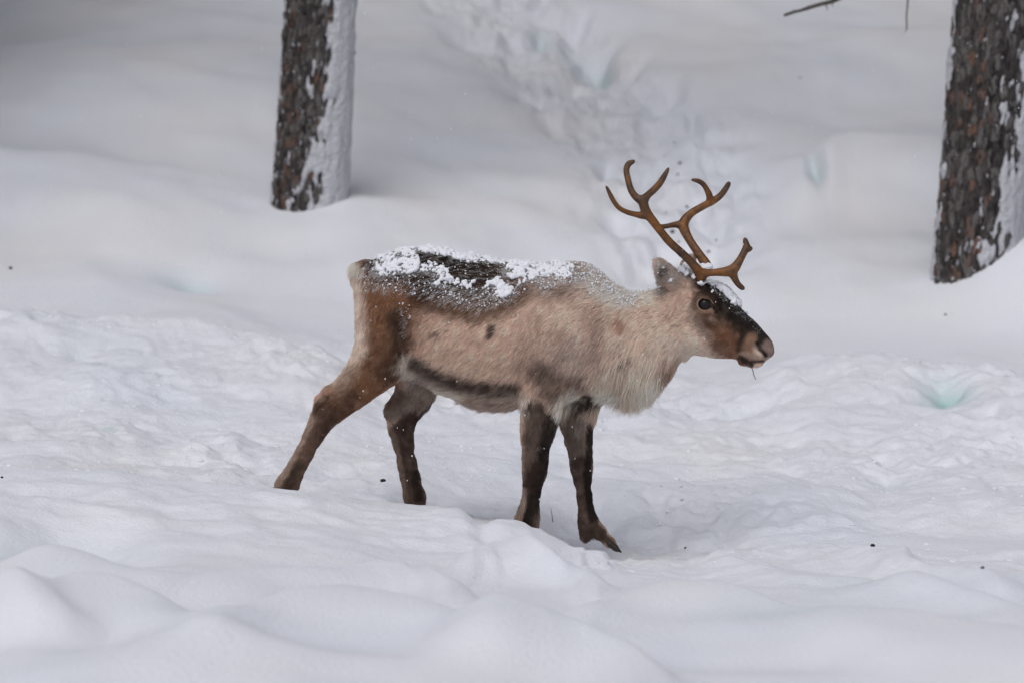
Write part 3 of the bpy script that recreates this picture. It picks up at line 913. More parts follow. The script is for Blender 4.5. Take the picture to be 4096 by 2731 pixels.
# --- coat colours, plus the shade in folds and creases, painted along strokes traced in the photograph
BEI = (.79, .59, .48); PAL = (.83, .68, .58); CRE = (.87, .79, .70); BRO = (.27, .125, .064); DRK = (.022, .015, .012); KBR = (.065, .038, .027); GRY = (.27, .205, .17); RUS = (.29, .125, .055)
h4 = lambda pts: [(2550 + a / 2.851, 1000 + b / 2.851) for a, b in pts]
NHAIR = 300000
PAINT = [
    ([(2330, 1300), (2560, 1320), (2620, 1420)], 120, 150, (.82, .645, .545), .85),
    ([(1500, 1110), (1560, 1170), (1700, 1150)], 55, 70, BRO, .95),
    ([(1520, 1200), (1560, 1300), (1540, 1420), (1480, 1500), (1400, 1590)], 72, 76, (.30, .15, .082), .95),
    ([(1600, 1260), (1612, 1340), (1596, 1430), (1560, 1480)], 18, 34, KBR, .85),  # shade in the flank fold, painted dark
    ([(1500, 1380), (1540, 1480)], 25, 60, (.15, .075, .045), .5),
    ([(1431, 1100), (1438, 1250), (1437, 1380), (1398, 1462), (1360, 1530)], 8, 34, PAL, .9),
    ([(1420, 1060), (1445, 1075)], 14, 16, CRE, .9),
    ([(1560, 1030), (1700, 1040), (1860, 1060), (2060, 1075)], 46, 60, DRK, 1),
    ([(1720, 1150), (1860, 1150), (2040, 1120)], 40, 50, KBR, .9),
    ([(1800, 1215), (1900, 1235), (2000, 1215), (2075, 1170)], 22, 42, (.20, .105, .06), .85),
    ([(2100, 1100), (2240, 1120), (2300, 1090)], 40, 60, (.26, .175, .13), .7),
    ([(1725, 1240), (1780, 1215)], 4, 14, (.16, .10, .075), .5),
    ([(1640, 1460), (1680, 1500), (1760, 1560), (1900, 1600), (2080, 1605)], 28, 30, (.86, .74, .65), .9),
    ([(1640, 1490), (1690, 1535)], 14, 22, CRE, .7),
    ([(1668, 1448), (1730, 1488), (1800, 1516), (1900, 1540), (2000, 1550), (2065, 1545)], 8, 32, (.055, .033, .024), .88),
    ([(1900, 1600), (2060, 1612)], 10, 20, (.33, .225, .175), .6),
    ([(1964, 1328), (1978, 1306)], 11, 9, (.10, .065, .05), .9),
    ([(1740, 1325), (1765, 1328)], 6, 12, (.22, .15, .115), .6),
    ([(2478, 1288), (2490, 1300)], 16, 16, (.42, .235, .14), .6),
    ([(2400, 1140), (2500, 1180), (2640, 1170)], 16, 40, CRE, .7),
    ([(2470, 1440), (2510, 1420), (2545, 1403)], 2, 9, (.12, .08, .06), .8),  # neck crease, its shade painted as a thin dark line
    ([(2412, 1505), (2420, 1478)], 4, 12, KBR, .8),  # short crease above the chest, shade painted in
    ([(2385, 1250), (2392, 1420)], 10, 40, (.38, .265, .205), .5),  # shade of an upright neck crease put into the coat
    ([(2255, 1340), (2245, 1480)], 8, 40, (.33, .225, .175), .5),  # painted shade of the crease behind the shoulder
    ([(2150, 1300), (2120, 1450)], 10, 60, (.40, .28, .22), .4),
    ([(2300, 1440), (2330, 1400)], 30, 50, (.60, .49, .43), .6),  # greyer shade of the shoulder crease, painted
    ([(2180, 1480), (2225, 1545)], 26, 50, (.14, .09, .066), .75),
    ([(2300, 1520), (2390, 1540)], 16, 40, (.20, .125, .09), .6),
    ([(2480, 1560), (2560, 1600), (2640, 1560)], 60, 70, (.88, .78, .68), .95),
    ([(2490, 1480), (2530, 1560)], 10, 30, (.38, .275, .22), .4),
    ([(2692, 1455), (2712, 1500)], 18, 36, (.24, .135, .085), .7),
    # near hind leg
    ([(1392, 1587), (1308, 1648), (1250, 1748), (1190, 1860), (1146, 1943), (1118, 2000)], 46, 20, (.13, .070, .046), .9),
    ([(1420, 1480), (1350, 1560)], 12, 30, (.34, .215, .15), .6),
    ([(1252, 1668), (1190, 1790), (1140, 1895), (1080, 1960)], 8, 16, (.48, .36, .29), .8),
    ([(1205, 1845), (1180, 1890), (1160, 1930)], 10, 18, DRK, .5),
    ([(1305, 1585), (1272, 1625)], 6, 12, (.05, .03, .02), .5),
    ([(1340, 1660), (1290, 1720)], 12, 20, (.09, .05, .033), .6),
    # far hind leg
    ([(1690, 1560), (1650, 1620)], 40, 30, (.36, .28, .24), .9),
    ([(1605, 1575), (1552, 1640)], 14, 24, (.085, .05, .036), .7),
    ([(1740, 1590), (1690, 1650)], 4, 6, DRK, .7),
    ([(1650, 1680), (1610, 1720), (1620, 1790), (1640, 1908), (1672, 2050)], 40, 22, (.080, .047, .034), .95),
    ([(1572, 1648)], 14, 18, (.36, .285, .24), .8),
    ([(1570, 1720), (1600, 1850), (1620, 1980)], 6, 12, (.33, .235, .185), .7),
    ([(1655, 1880), (1670, 1980)], 10, 12, DRK, .7),
    # near foreleg
    ([(2150, 1640), (2141, 1800), (2130, 1935), (2104, 2130)], 40, 24, (.115, .078, .062), .9),
    ([(2212, 1650), (2195, 1740), (2172, 1850), (2150, 1930), (2140, 1990), (2112, 2060), (2104, 2110)], 18, 20, DRK, .95),
    ([(2150, 1860), (2120, 1930)], 18, 20, (.05, .03, .022), .8),
    ([(2098, 1950), (2095, 2020), (2080, 2070)], 5, 10, (.40, .30, .245), .8),
    # far foreleg
    ([(2290, 1680), (2300, 1800)], 34, 24, (.20, .155, .13), .9),
    ([(2335, 1650), (2320, 1700)], 16, 24, (.42, .35, .30), .8),
    ([(2320, 1860), (2335, 1990), (2352, 2100), (2372, 2130)], 44, 14, (.075, .046, .034), .9),
    ([(2366, 1690), (2356, 1780), (2350, 1880), (2355, 1990), (2368, 2060)], 12, 12, DRK, .95),
    ([(2310, 1606), (2345, 1590), (2395, 1572)], 17, 14, (.045, .028, .02), .95),
    ([(2245, 1610), (2285, 1575), (2310, 1570)], 18, 20, CRE, .9),
    ([(2330, 2130), (2345, 2160)], 14, 14, (.11, .078, .062), .8),
    ([(2380, 2110), (2470, 2195)], 12, 16, (.105, .068, .050), .9),
    # head
    ([(2745, 1300), (2755, 1360), (2830, 1405)], 56, 50, (.84, .68, .58), .9),
    ([(2690, 1180), (2720, 1260)], 30, 50, (.72, .54, .44), .7),
    ([(2850, 1270), (2920, 1310), (2940, 1340)], 40, 50, (.135, .070, .042), .92),
    ([(2890, 1360), (2940, 1405), (2960, 1420)], 30, 36, (.22, .105, .058), .88),
    ([(2818, 1140), (2840, 1170)], 28, 30, (.15, .08, .05), .85),
    ([(2850, 1165), (2901, 1222), (2953, 1264), (2999, 1312), (3052, 1348)], 28, 26, (.020, .014, .011), 1),
    ([(2900, 1150), (2960, 1210), (3020, 1280), (3078, 1345)], 30, 18, (.020, .014, .011), 1),
    (h4([(1225, 960), (1190, 1060), (1180, 1130)]), 10, 18, (.03, .018, .012), .9),
    (h4([(1300, 1010), (1255, 1110), (1250, 1180)]), 14, 16, (.25, .145, .095), .95),
    (h4([(1200, 1200), (1330, 1230), (1450, 1250)]), 9, 12, (.40, .28, .22), .85),
    (h4([(1500, 1090), (1530, 1160)]), 20, 14, (.23, .155, .135), .9),
    (h4([(1370, 1060), (1400, 1130), (1460, 1200)]), 6, 8, (.012, .009, .008), 1),
    (h4([(1180, 1225), (1250, 1275), (1300, 1300)]), 8, 8, (.03, .02, .016), .95),
    (h4([(1300, 1265), (1400, 1270), (1440, 1262)]), 3, 5, (.05, .03, .025), .9),
    (h4([(765, 620)]), 31, 22, (.13, .07, .045), .85),
    (h4([(765, 620)]), 27, 6, (.42, .28, .20), .85),
    (h4([(720, 690), (790, 700), (860, 690)]), 8, 8, (.40, .26, .19), .8),
    (h4([(730, 555), (800, 560), (840, 610)]), 5, 7, (.36, .235, .17), .7),
    (h4([(765, 620)]), 20, 5, (.012, .009, .008), 1),
    (h4([(830, 630), (870, 660), (910, 710)]), 3, 5, (.012, .009, .008), 1),
    # ears
    ([(2690, 1110), (2640, 1070)], 20, 20, (.46, .385, .33), .8),
    ([(2662, 1082), (2652, 1098)], 10, 12, (.07, .05, .042), .85),
    ([(2640, 1130), (2660, 1160)], 10, 16, (.17, .115, .09), .6),
    ([(2740, 1080), (2775, 1030)], 22, 20, (.42, .36, .31), .8),
]
HEAVY = [([(1540, 1043), (1596, 1043), (1634, 1011), (1652, 1062), (1596, 1072), (1531, 1076)], 24, 12, 1.0), ([(1590, 1008), (1643, 1003), (1718, 1003), (1783, 1020), (1849, 1034), (1952, 1044), (2055, 1058)], 9, 8, 1.0),
         ([(1699, 1076), (1746, 1072), (1774, 1100), (1788, 1114)], 16, 10, .9), ([(1746, 1128), (1821, 1137), (1868, 1142)], 10, 12, .6), ([(1872, 1146), (1890, 1132)], 10, 8, .8), ([(1952, 1146), (1965, 1138)], 9, 8, .7),
         ([(1994, 1137), (2027, 1165), (2003, 1174)], 18, 8, 1.0), ([(2045, 1090), (2102, 1081), (2172, 1086), (2214, 1076), (2265, 1088)], 22, 14, .95), ([(2060, 1062), (2215, 1062)], 14, 8, 1.0), ([(2120, 1120), (2060, 1150)], 14, 12, .6)]
FROST = [([(1494, 1104), (1610, 1114), (1718, 1123)], 34, 44, .62), ([(1755, 1160), (1821, 1180), (1914, 1193), (1961, 1190), (2055, 1165)], 30, 24, .8), ([(2195, 1094), (2289, 1080), (2373, 1090), (2452, 1130), (2499, 1165)], 44, 44, 1.35),
         ([(1821, 1062), (2008, 1062)], 26, 20, .35), ([(1860, 1110), (1960, 1100)], 20, 20, .25), ([(2490, 1165), (2640, 1165)], 12, 24, .85), ([(1620, 1225), (1625, 1290), (1620, 1330)], 9, 12, .35), ([(1540, 1040), (2100, 1060)], 40, 30, .22), ([(2660, 1080), (2720, 1110)], 22, 18, .8), ([(2625, 1050), (2640, 1130)], 9, 12, .9),
         ([(2775, 1030), (2740, 1075)], 14, 10, .6), ([(2860, 1130), (2950, 1220), (3000, 1270)], 18, 16, .5), ([(3030, 1310), (3085, 1362)], 10, 12, .5), ([(2810, 1120), (2770, 1110)], 16, 14, .5)]


def paint(P):
    u, v = proj(P)
    mot = 1 + np.where(v > 1640, .10, .26) * pn3(P * 34, 9)
    jit = np.where(u > 2740, 4.5, np.where(v > 1640, 3.5, 10)) * (1 if len(P) != NHAIR else 1 + .6 * np.abs(RNG.normal(size=len(P))))
    u0, v0 = u, v
    u = u + jit * (pn3(P * 38, 3) + pn3(P * 110, 5)); v = v + jit * (pn3(P * 38, 4) + pn3(P * 110, 6))
    c = np.tile(np.array(BEI), (len(P), 1))
    c *= (1 + .10 * pn3(P * 14, 7) + .08 * pn3(P * 45, 8))[:, None]
    for pts, r_, soft, col, al in PAINT:
        uu_, vv_ = (u, v) if r_ > 14 else (.6 * u0 + .4 * u, .6 * v0 + .4 * v)
        a = al * (1 - sstep(r_ * .75, r_ + soft * (1.5 if soft > 18 else 1.15), seg_dist(uu_, vv_, pts)))
        a = np.clip(a * mot, 0, 1)
        c = c * (1 - a[:, None]) + np.array(col) * a[:, None]
    return c


def mask_of(P, lst, jit=10):
    u, v = proj(P)
    u = u + jit * pn3(P * 45, 13); v = v + jit * pn3(P * 45, 14)
    m = np.zeros(len(P))
    for pts, r_, soft, al in lst:
        m = np.maximum(m, al * (1 - sstep(r_, r_ + soft, seg_dist(u, v, pts))))
    return m


NHAIR = 300000
def b_coat(t, b):
    at = nd(t, 'ShaderNodeAttribute', attribute_name='coat')
    t.links.new(at.outputs['Color'], b.inputs['Base Color'])
def b_skin(t, b):
    b_coat(t, b)
    noise_bump(t, b, 320, .003)
def b_hair(t, b):
    b_coat(t, b)
    at = t.nodes['Attribute']
    tr = nd(t, 'ShaderNodeBsdfTranslucent')
    t.links.new(at.outputs['Color'], tr.inputs['Color'])
    mx = nd(t, 'ShaderNodeMixShader'); mx.inputs[0].default_value = .35
    t.links.new(b.outputs[0], mx.inputs[1]); t.links.new(tr.outputs[0], mx.inputs[2])
    t.links.new(mx.outputs[0], t.nodes['Material Output'].inputs['Surface'])
M_HAIR = mat('coat_hair', (.4, .3, .24), .62, .22, b_hair)
M_SKIN = mat('coat_under', (.4, .3, .24), .75, .15, b_skin)

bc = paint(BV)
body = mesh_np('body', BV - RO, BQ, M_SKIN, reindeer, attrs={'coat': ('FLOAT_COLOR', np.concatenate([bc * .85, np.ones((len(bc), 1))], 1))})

# --- combing: pixel, direction in the picture, hair length (m), lift
COMB = [(1440, 1100, -.3, .9, .040, .5), (1440, 1250, -.1, 1, .034, .3), (1440, 1380, -.15, 1, .030, .3), (1600, 1030, -1, .15, .03, .35), (1900, 1060, -1, .15, .03, .35), (2150, 1080, -1, .15, .034, .4), (2300, 1070, -1, .1, .034, .4),
        (1700, 1180, -.85, .55, .03, .25), (1560, 1200, -.5, .85, .026, .25), (1540, 1400, -.35, .95, .024, .25), (1750, 1330, -.75, .7, .03, .25), (1950, 1250, -.75, .65, .032, .25), (1950, 1450, -.8, .6, .034, .25), (2150, 1250, -.7, .7, .032, .25), (2150, 1450, -.6, .8, .034, .3),
        (1800, 1560, -.85, .5, .034, .35), (2000, 1600, -.85, .5, .04, .4), (1660, 1500, -.6, .7, .03, .4), (2300, 1250, -.75, .6, .036, .25), (2300, 1450, -.6, .8, .034, .3), (2450, 1200, -.9, .3, .04, .3), (2450, 1350, -.8, .6, .042, .3), (2580, 1300, -.85, .5, .045, .3), (2620, 1200, -.95, .2, .034, .3),
        (2440, 1500, -.3, .95, .07, .35), (2520, 1540, -.12, 1, .095, .25), (2600, 1500, -.12, 1, .085, .25), (2680, 1440, -.3, .95, .06, .3), (2560, 1440, -.5, .9, .06, .3), (2270, 1590, -.6, .8, .05, .4), (2360, 1580, -.5, .85, .035, .4),
        (2760, 1350, -.8, .5, .018, .3), (2740, 1420, -.7, .7, .028, .35), (2850, 1400, -.9, .3, .013, .3), (2900, 1330, -.95, .0, .008, .3), (2830, 1280, -.9, -.1, .010, .3), (2960, 1260, -.8, -.5, .007, .3), (2880, 1170, -.85, -.5, .010, .3), (2790, 1150, -.8, -.4, .016, .4), (3000, 1400, -.9, -.3, .005, .3), (3070, 1380, -.8, -.5, .003, .3), (3010, 1450, -.6, .8, .007, .4), (2950, 1430, -.9, .3, .007, .3),
        (2720, 1200, -.6, .8, .024, .3), (2690, 1110, -.8, -.3, .016, .6), (2630, 1055, -.5, -.8, .014, .8), (2640, 1110, -.4, .8, .018, .7), (2760, 1040, .1, -.9, .014, .7),
        (1460, 1513, -.6, .8, .020, .25), (1345, 1622, -.65, .75, .015, .25), (1290, 1680, -.5, .87, .013, .25), (1218, 1811, -.48, .88, .012, .22), (1146, 1943, -.5, .87, .016, .3), (1590, 1580, -.5, .87, .018, .25), (1608, 1660, -.2, .98, .014, .25), (1613, 1772, .15, .98, .012, .22), (1640, 1908, .2, .98, .013, .25), (1656, 1990, .2, .98, .015, .3),
        (2165, 1640, -.1, 1, .022, .3), (2146, 1747, -.1, 1, .016, .25), (2138, 1890, -.08, 1, .012, .22), (2124, 1986, -.1, 1, .011, .22), (2106, 2090, -.2, 1, .016, .35), (2310, 1690, -.1, 1, .02, .3), (2320, 1823, .1, 1, .014, .25), (2330, 1921, .1, 1, .011, .22), (2346, 2045, .15, 1, .012, .22), (2400, 2130, .7, .7, .010, .3), (2340, 2140, -.1, 1, .016, .3)]
CB = np.array(COMB)


def comb(P):
    u, v = proj(P)
    w = 1.0 / (((u[:, None] - CB[:, 0]) ** 2 + (v[:, None] - CB[:, 1]) ** 2) ** 1.6 + 50)
    w /= w.sum(1)[:, None]
    r_ = w @ CB[:, 2:]
    return r_


tri = np.concatenate([BQ[:, [0, 1, 2]], BQ[:, [0, 2, 3]]])
A_ = BV[tri]
ta = .5 * np.linalg.norm(np.cross(A_[:, 1] - A_[:, 0], A_[:, 2] - A_[:, 0]), axis=1)
cen = A_.mean(1)
near = BN[tri[:, 0], 1] < .35                 # towards the photograph's side: denser
dens = np.where(near, 1.0, .45)
cu, cv = proj(cen)
dens *= np.where((cu > 2740) & (cv < 1470) & (cv > 1050), 1.7, 1.0)
dens *= np.where(cv > 1640, 1.5, 1.0)
gz = G(cen[:, 0], cen[:, 1])
dens *= np.where(cen[:, 2] < gz - .03, 0, 1)
eye_px = np.hypot(cu - 2818, cv - 1217)
dens *= np.where(eye_px < 20, 0, 1)
dens *= np.where(seg_dist(cu, cv, h4([(1490, 1080), (1540, 1140), (1470, 1200), (1400, 1130)])) < 14, .12, 1)
pr = ta * dens; pr /= pr.sum()


def sample(n, pr, rng):
    k = rng.choice(len(tri), n, p=pr)
    a, b = rng.random(n), rng.random(n)
    m = a + b > 1; a[m] = 1 - a[m]; b[m] = 1 - b[m]
    T = tri[k]
    P = BV[T[:, 0]] * (1 - a - b)[:, None] + BV[T[:, 1]] * a[:, None] + BV[T[:, 2]] * b[:, None]
    N = BN[T[:, 0]] * (1 - a - b)[:, None] + BN[T[:, 1]] * a[:, None] + BN[T[:, 2]] * b[:, None]
    return P, N / (np.linalg.norm(N, axis=1)[:, None] + 1e-9)


P, N = sample(NHAIR, pr, RNG)
cm = comb(P)
D = np.stack([cm[:, 0], np.zeros(len(P)), -cm[:, 1]], -1)
# clump field: hairs of one tuft lean together
cl = np.stack([pn3(P * 26, 31), pn3(P * 26, 32), pn3(P * 26, 33)], -1)
cl2 = np.stack([pn3(P * 75, 34), pn3(P * 75, 35), pn3(P * 75, 36)], -1)
cl3 = np.stack([pn3(P * 170, 51), pn3(P * 170, 52), pn3(P * 170, 53)], -1)
D = D + .34 * cl + .34 * cl2 + .30 * cl3 + .10 * RNG.normal(size=D.shape)
D -= N * (D * N).sum(1)[:, None]
D /= np.linalg.norm(D, axis=1)[:, None] + 1e-9
hu, hv = proj(P)
L = cm[:, 2] * np.where(hv > 1600, 1.35, 1.0) * RNG.uniform(.6, 1.3, len(P)) * (1 + .3 * pn3(P * 40, 37))
lift = np.clip(cm[:, 3] + .12 * pn3(P * 50, 38) + .06 * RNG.normal(size=len(P)), .05, .9)
NP_ = 4
pts = np.zeros((len(P), NP_, 3), np.float32)
q = P - N * .001
pts[:, 0] = q
for i in range(1, NP_):
    s = lift * (1.5 - .55 * i) + (.10 if i == 1 else 0)
    d = D * np.sqrt(np.clip(1 - s * s, .05, 1))[:, None] + N * s[:, None]
    d[:, 2] -= np.clip((L - .03) * 9, 0, .5) * (i / 2)
    d /= np.linalg.norm(d, axis=1)[:, None]
    q = q + d * (L / (NP_ - 1))[:, None]
    pts[:, i] = q
hcv = paint(P)
val = 1 + .14 * RNG.normal(size=len(P)) + .20 * pn3(P * 60, 41) + .30 * pn3(P * 150, 43) + .12 * pn3(P * 22, 42)
hcv = hcv * np.clip(val, .5, 1.6)[:, None]
fm = mask_of(P, FROST, 14); hm = mask_of(P, HEAVY, 8)
fr = (RNG.random(len(P)) < np.maximum(fm * np.clip(.55 + .9 * pn3(P * 110, 91) + .5 * pn3(P * 45, 92), .08, 1.1), hm * .8)) * RNG.uniform(.45, 1, len(P))
colp = np.ones((len(P), NP_, 4), np.float32)
for i in range(NP_):
    t = i / (NP_ - 1)
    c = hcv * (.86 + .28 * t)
    a = (fr * sstep(.1, .7, np.full(len(P), t)))[:, None]
    colp[:, i, :3] = np.clip(c * (1 - a) + np.array((.78, .77, .77)) * a, 0, .85)
rad = np.empty((len(P), NP_), np.float32)
r0 = np.clip(.0005 + .006 * L, .00045, .0009)
for i, k in enumerate((1.0, .95, .7, .15)):
    rad[:, i] = r0 * k
hc = bpy.data.hair_curves.new('fur')
hc.add_curves([NP_] * len(P))
hc.attributes['position'].data.foreach_set('vector', (pts - RO.astype(np.float32)).ravel())
ra = hc.attributes.get('radius') or hc.attributes.new('radius', 'FLOAT', 'POINT')
ra.data.foreach_set('value', rad.ravel())
ca = hc.attributes.new('coat', 'FLOAT_COLOR', 'POINT')
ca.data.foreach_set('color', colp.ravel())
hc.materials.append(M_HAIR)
fur = bpy.data.objects.new('fur', hc)
COL.objects.link(fur)
fur.parent = body
fur['kind'] = 'stuff'

# --- antlers
zz3 = lambda x, y: (2350 + x / 1.65, 600 + y / 1.65)


def b_antler(t, b):
    at = nd(t, 'ShaderNodeAttribute', attribute_name='coat')
    r = noise_mix(t, b, (.5, .46, .42), (1.6, 1.55, 1.4), 38, .3, .72, 6)
    mx = nd(t, 'ShaderNodeMix', data_type='RGBA', blend_type='MULTIPLY')
    mx.inputs['Factor'].default_value = 1
    t.links.new(at.outputs['Color'], mx.inputs['A']); t.links.new(r.outputs[0], mx.inputs['B'])
    t.links.new(mx.outputs['Result'], b.inputs['Base Color'])
    noise_bump(t, b, 75, .006)
M_ANT = mat('antler_bone', (.25, .11, .03), .36, .45, b_antler)


def antler(chains, lo, hi, base_y, label):
    a = Field(lo, hi, .0029)
    tips = []
    for ch in chains:
        pt = []
        ch = np.array(ch, float)
        if len(ch) > 2:      # round off the traced corners
            t0 = np.arange(len(ch)); t1 = np.linspace(0, len(ch) - 1, 4 * (len(ch) - 1) + 1)
            ext = np.vstack([2 * ch[0] - ch[1], ch, 2 * ch[-1] - ch[-2]])
            k = np.minimum(t1.astype(int), len(ch) - 2); f = (t1 - k)[:, None]
            p0, p1, p2, p3 = ext[k], ext[k + 1], ext[k + 2], ext[k + 3]
            ch = .5 * (2 * p1 + (p2 - p0) * f + (2 * p0 - 5 * p1 + 4 * p2 - p3) * f ** 2 + (3 * p1 - p0 - 3 * p2 + p3) * f ** 3)
        for X, Y, yy, r_ in ch:
            u, v = zz3(X, Y)
            p = P4(u, v, yy, max(r_ * .90 - 1.5, 3) / 1.65)
            pt.append(p)
        a.chain(pt, .012, .9)
        tips.append((pt[-1][:3], pt[-2][:3]))
    V, Q = a.mesh()
    V = relax(V, Q, 3, .4)
    col = np.tile(np.array((.135, .050, .006)), (len(V), 1))
    dk = np.zeros(len(V))
    for p, _ in tips:
        dk = np.maximum(dk, 1 - sstep(.02, .11, np.linalg.norm(V - np.array(p), axis=1)))
    col = col * (1 - .68 * dk[:, None]) + np.array((.035, .018, .010)) * .68 * dk[:, None]
    col *= (1 + .25 * pn3(V * 22, 61))[:, None]
    o = mesh_np('antler', V - RO, Q, M_ANT, reindeer, attrs={'coat': ('FLOAT_COLOR', np.concatenate([col, np.ones((len(V), 1))], 1))})
    o['label'] = label
    return o


y0 = -.062
near_ch = [
    [(752, 850, -.055, 34), (742, 815, -.066, 31), (690, 748, -.085, 26), (620, 680, -.11, 25), (545, 612, -.135, 25), (485, 540, -.155, 24), (432, 470, -.165, 26), (388, 412, -.17, 28), (370, 360, -.17, 26), (366, 328, -.17, 28)],
    [(375, 440, -.17, 18), (325, 428, -.18, 15), (265, 413, -.195, 13), (208, 384, -.21, 12), (172, 338, -.22, 11), (147, 290, -.225, 9.5), (122, 238, -.23, 4)],
    [(366, 335, -.17, 22), (325, 318, -.165, 19), (288, 268, -.16, 18), (268, 200, -.15, 17), (256, 135, -.14, 15), (268, 98, -.135, 12), (290, 84, -.13, 7), (306, 75, -.13, 4)],
    [(266, 102, -.137, 9), (272, 80, -.137, 4)],
    [(368, 335, -.17, 22), (398, 300, -.175, 18), (440, 263, -.18, 18), (480, 218, -.18, 17), (510, 168, -.18, 13), (537, 117, -.175, 4)],
    [(745, 815, -.064, 28), (800, 812, -.062, 20), (870, 808, -.056, 22), (925, 803, -.05, 29), (965, 788, -.048, 30), (1002, 735, -.045, 22), (1034, 675, -.04, 19), (1050, 640, -.038, 16), (1045, 612, -.036, 11), (1039, 586, -.035, 5)],
    [(1050, 655, -.038, 13), (1066, 655, -.038, 9), (1079, 650, -.038, 4)],
    [(955, 810, -.049, 24), (972, 850, -.048, 17), (990, 882, -.046, 12), (1012, 905, -.044, 10), (1031, 917, -.042, 5)],
    [(620, 690, -.115, 14), (630, 678, -.12, 7)],
]
far_ch = [
    [(800, 800, .058, 36), (775, 745, .07, 30), (722, 668, .09, 26), (675, 598, .11, 25), (640, 530, .13, 29), (632, 490, .14, 28), (652, 452, .15, 25), (690, 415, .16, 21), (740, 385, .17, 20), (790, 358, .18, 19), (832, 336, .185, 18), (872, 308, .19, 16), (905, 268, .19, 14), (925, 236, .19, 10), (934, 218, .19, 5)],
    [(625, 495, .14, 20), (580, 494, .13, 15), (530, 503, .12, 11), (490, 508, .11, 10), (452, 500, .10, 8)],
    [(812, 345, .182, 18), (806, 310, .175, 15), (795, 278, .17, 14), (766, 230, .16, 12.5), (730, 206, .15, 10), (686, 198, .14, 5)],
]
antler(near_ch, (.33, -.30, .86), (1.0, .04, 1.66), -.06, 'nearer antler with a forward brow tine that forks up and down')
antler(far_ch, (.48, .0, .90), (.96, .26, 1.62), .06, 'farther antler with a short back tine')

# --- eyes, hoof
M_EYE = mat('eye_dark', (.010, .008, .007), .12, .25)
M_LIDP = mat('eyelid_skin', (.33, .21, .15), .7, .15, lambda t, b: noise_bump(t, b, 300, .003))
M_LID = mat('eye_rim', (.018, .013, .011), .45, .3)
for sgn in (-1, 1):
    c = U(2818, 1217, sgn * .0715)
    V, Fc = ico(3)
    e = mesh_np('eye', V * .0225, Fc, M_EYE, reindeer)
    e.location = Vector(c - RO)
    ring = []
    for k in range(25):
        t = 2 * math.pi * k / 24
        rx, rz = 25, 21.5 + (1.5 if math.sin(t) > 0 else 0)
        u = 2818 + rx * math.cos(t) + (9 * max(0, math.cos(t)) ** 6); v = 1217 - rz * math.sin(t) + (9 * max(0, math.cos(t)) ** 6)
        ring.append((*(U(u, v, sgn * (.0825 - .006 * max(0, math.cos(t)))) - RO), .0032 if math.sin(t) > -.2 else .0022))
    V, Fc = tube(ring, 6)
    mesh_np('eyelid', V, Fc, M_LID, reindeer)
    ring = []
    for k in range(25):
        t = 2 * math.pi * k / 24
        ring.append((*(U(2820 + 31 * math.cos(t), 1217 - 27.5 * math.sin(t) + 5 * max(0, math.cos(t)) ** 4, sgn * (.0825 - .009 * max(0, math.cos(t)) + .002 * math.sin(t))) - RO), .0034))
    V, Fc = tube(ring, 6)
    mesh_np('eyelid', V, Fc, M_LIDP, reindeer)
M_HOOF = mat('hoof_horn', (.03, .024, .02), .5, .3, lambda t, b: noise_bump(t, b, 60, .004))
for dy, r_ in ((-.016, 9), (.016, 8)):
    hf = Field((.30, .05, -.22), (.52, .19, -.0), .004)
    hf.chain([P4(2438, 2172, .118 + dy, 13), P4(2462, 2190, .12 + dy, 11), P4(2483, 2205, .12 + dy * .8, 5)], .01, .8)
    V, Q = hf.mesh()
    if len(V):
        mesh_np('hoof', relax(V, Q, 1) - RO, Q, M_HOOF, reindeer)

# --- snow lying on the animal
pr_all = ta * np.where(cv < 1400, 1, 0) ; pr_all = pr_all / pr_all.sum()


def snow_on(n, lst, jit, rng, minN=-.6):
    P, N = sample(n, pr_all, rng)
    m = mask_of(P, lst, jit)
    k = (rng.random(len(P)) < m ** 1.35) & (N[:, 2] > minN)
    return P[k], N[k], m[k]


rs = np.random.default_rng(77)
P1, N1, m1 = snow_on(44000, HEAVY, 9, rs, .05)
keep = proj(P1)[0] < 2400
P1, N1, m1 = P1[keep], N1[keep], m1[keep]
big = fbm2(P1[:, 0] * 14, P1[:, 2] * 14 + P1[:, 1] * 9, 2, 71)
R1 = np.clip(rs.gamma(2.0, .0017, len(P1)) * (.6 + .5 * m1), .0018, .0085) * (1 + .45 * big)
C1 = P1 + N1 * (.009 + .15 * R1[:, None] + .004 * big[:, None])
P2, N2, m2 = snow_on(40000, [(p, r_, s, a * .7) for p, r_, s, a in FROST], 14, rs, -.5)
keep = proj(P2)[0] < 2640
P2, N2 = P2[keep], N2[keep]
R2 = np.clip(rs.gamma(1.8, .0009, len(P2)), .0007, .0048)
C2 = P2 + N2 * (.006 + .008 * rs.random((len(P2), 1)))


def crust(C, R, h, k, seed, rough=1.0):
    """loose snow grown together from many grains"""
    a = Field(C.min(0) - .03, C.max(0) + .03, h)
    for c, r_ in zip(C, R):
        a.cone(c, c, float(r_), float(r_), k)
    V, Q = a.mesh()
    V = relax(V, Q, 1, .35)
    n, _ = vnormals(V, Q)
    return V + rough * n * (.0016 * pn3(V * 190, seed) + .0022 * pn3(V * 85, seed + 1))[:, None], Q


Va, Fa = crust(C1, R1, .0027, .0028, 5, 1.1)
Vb, Fb = blobs(C2, R2, 0, .25, seed=6)
Fa = np.concatenate([Fa[:, [0, 1, 2]], Fa[:, [0, 2, 3]]])
so = mesh_np('back_snow', np.concatenate([Va, Vb]), np.concatenate([Fa, Fb + len(Va)]), M_SNOW)
tag(so, 'crumbly white snow clumps lying along the reindeer back', 'snow', kind='stuff')

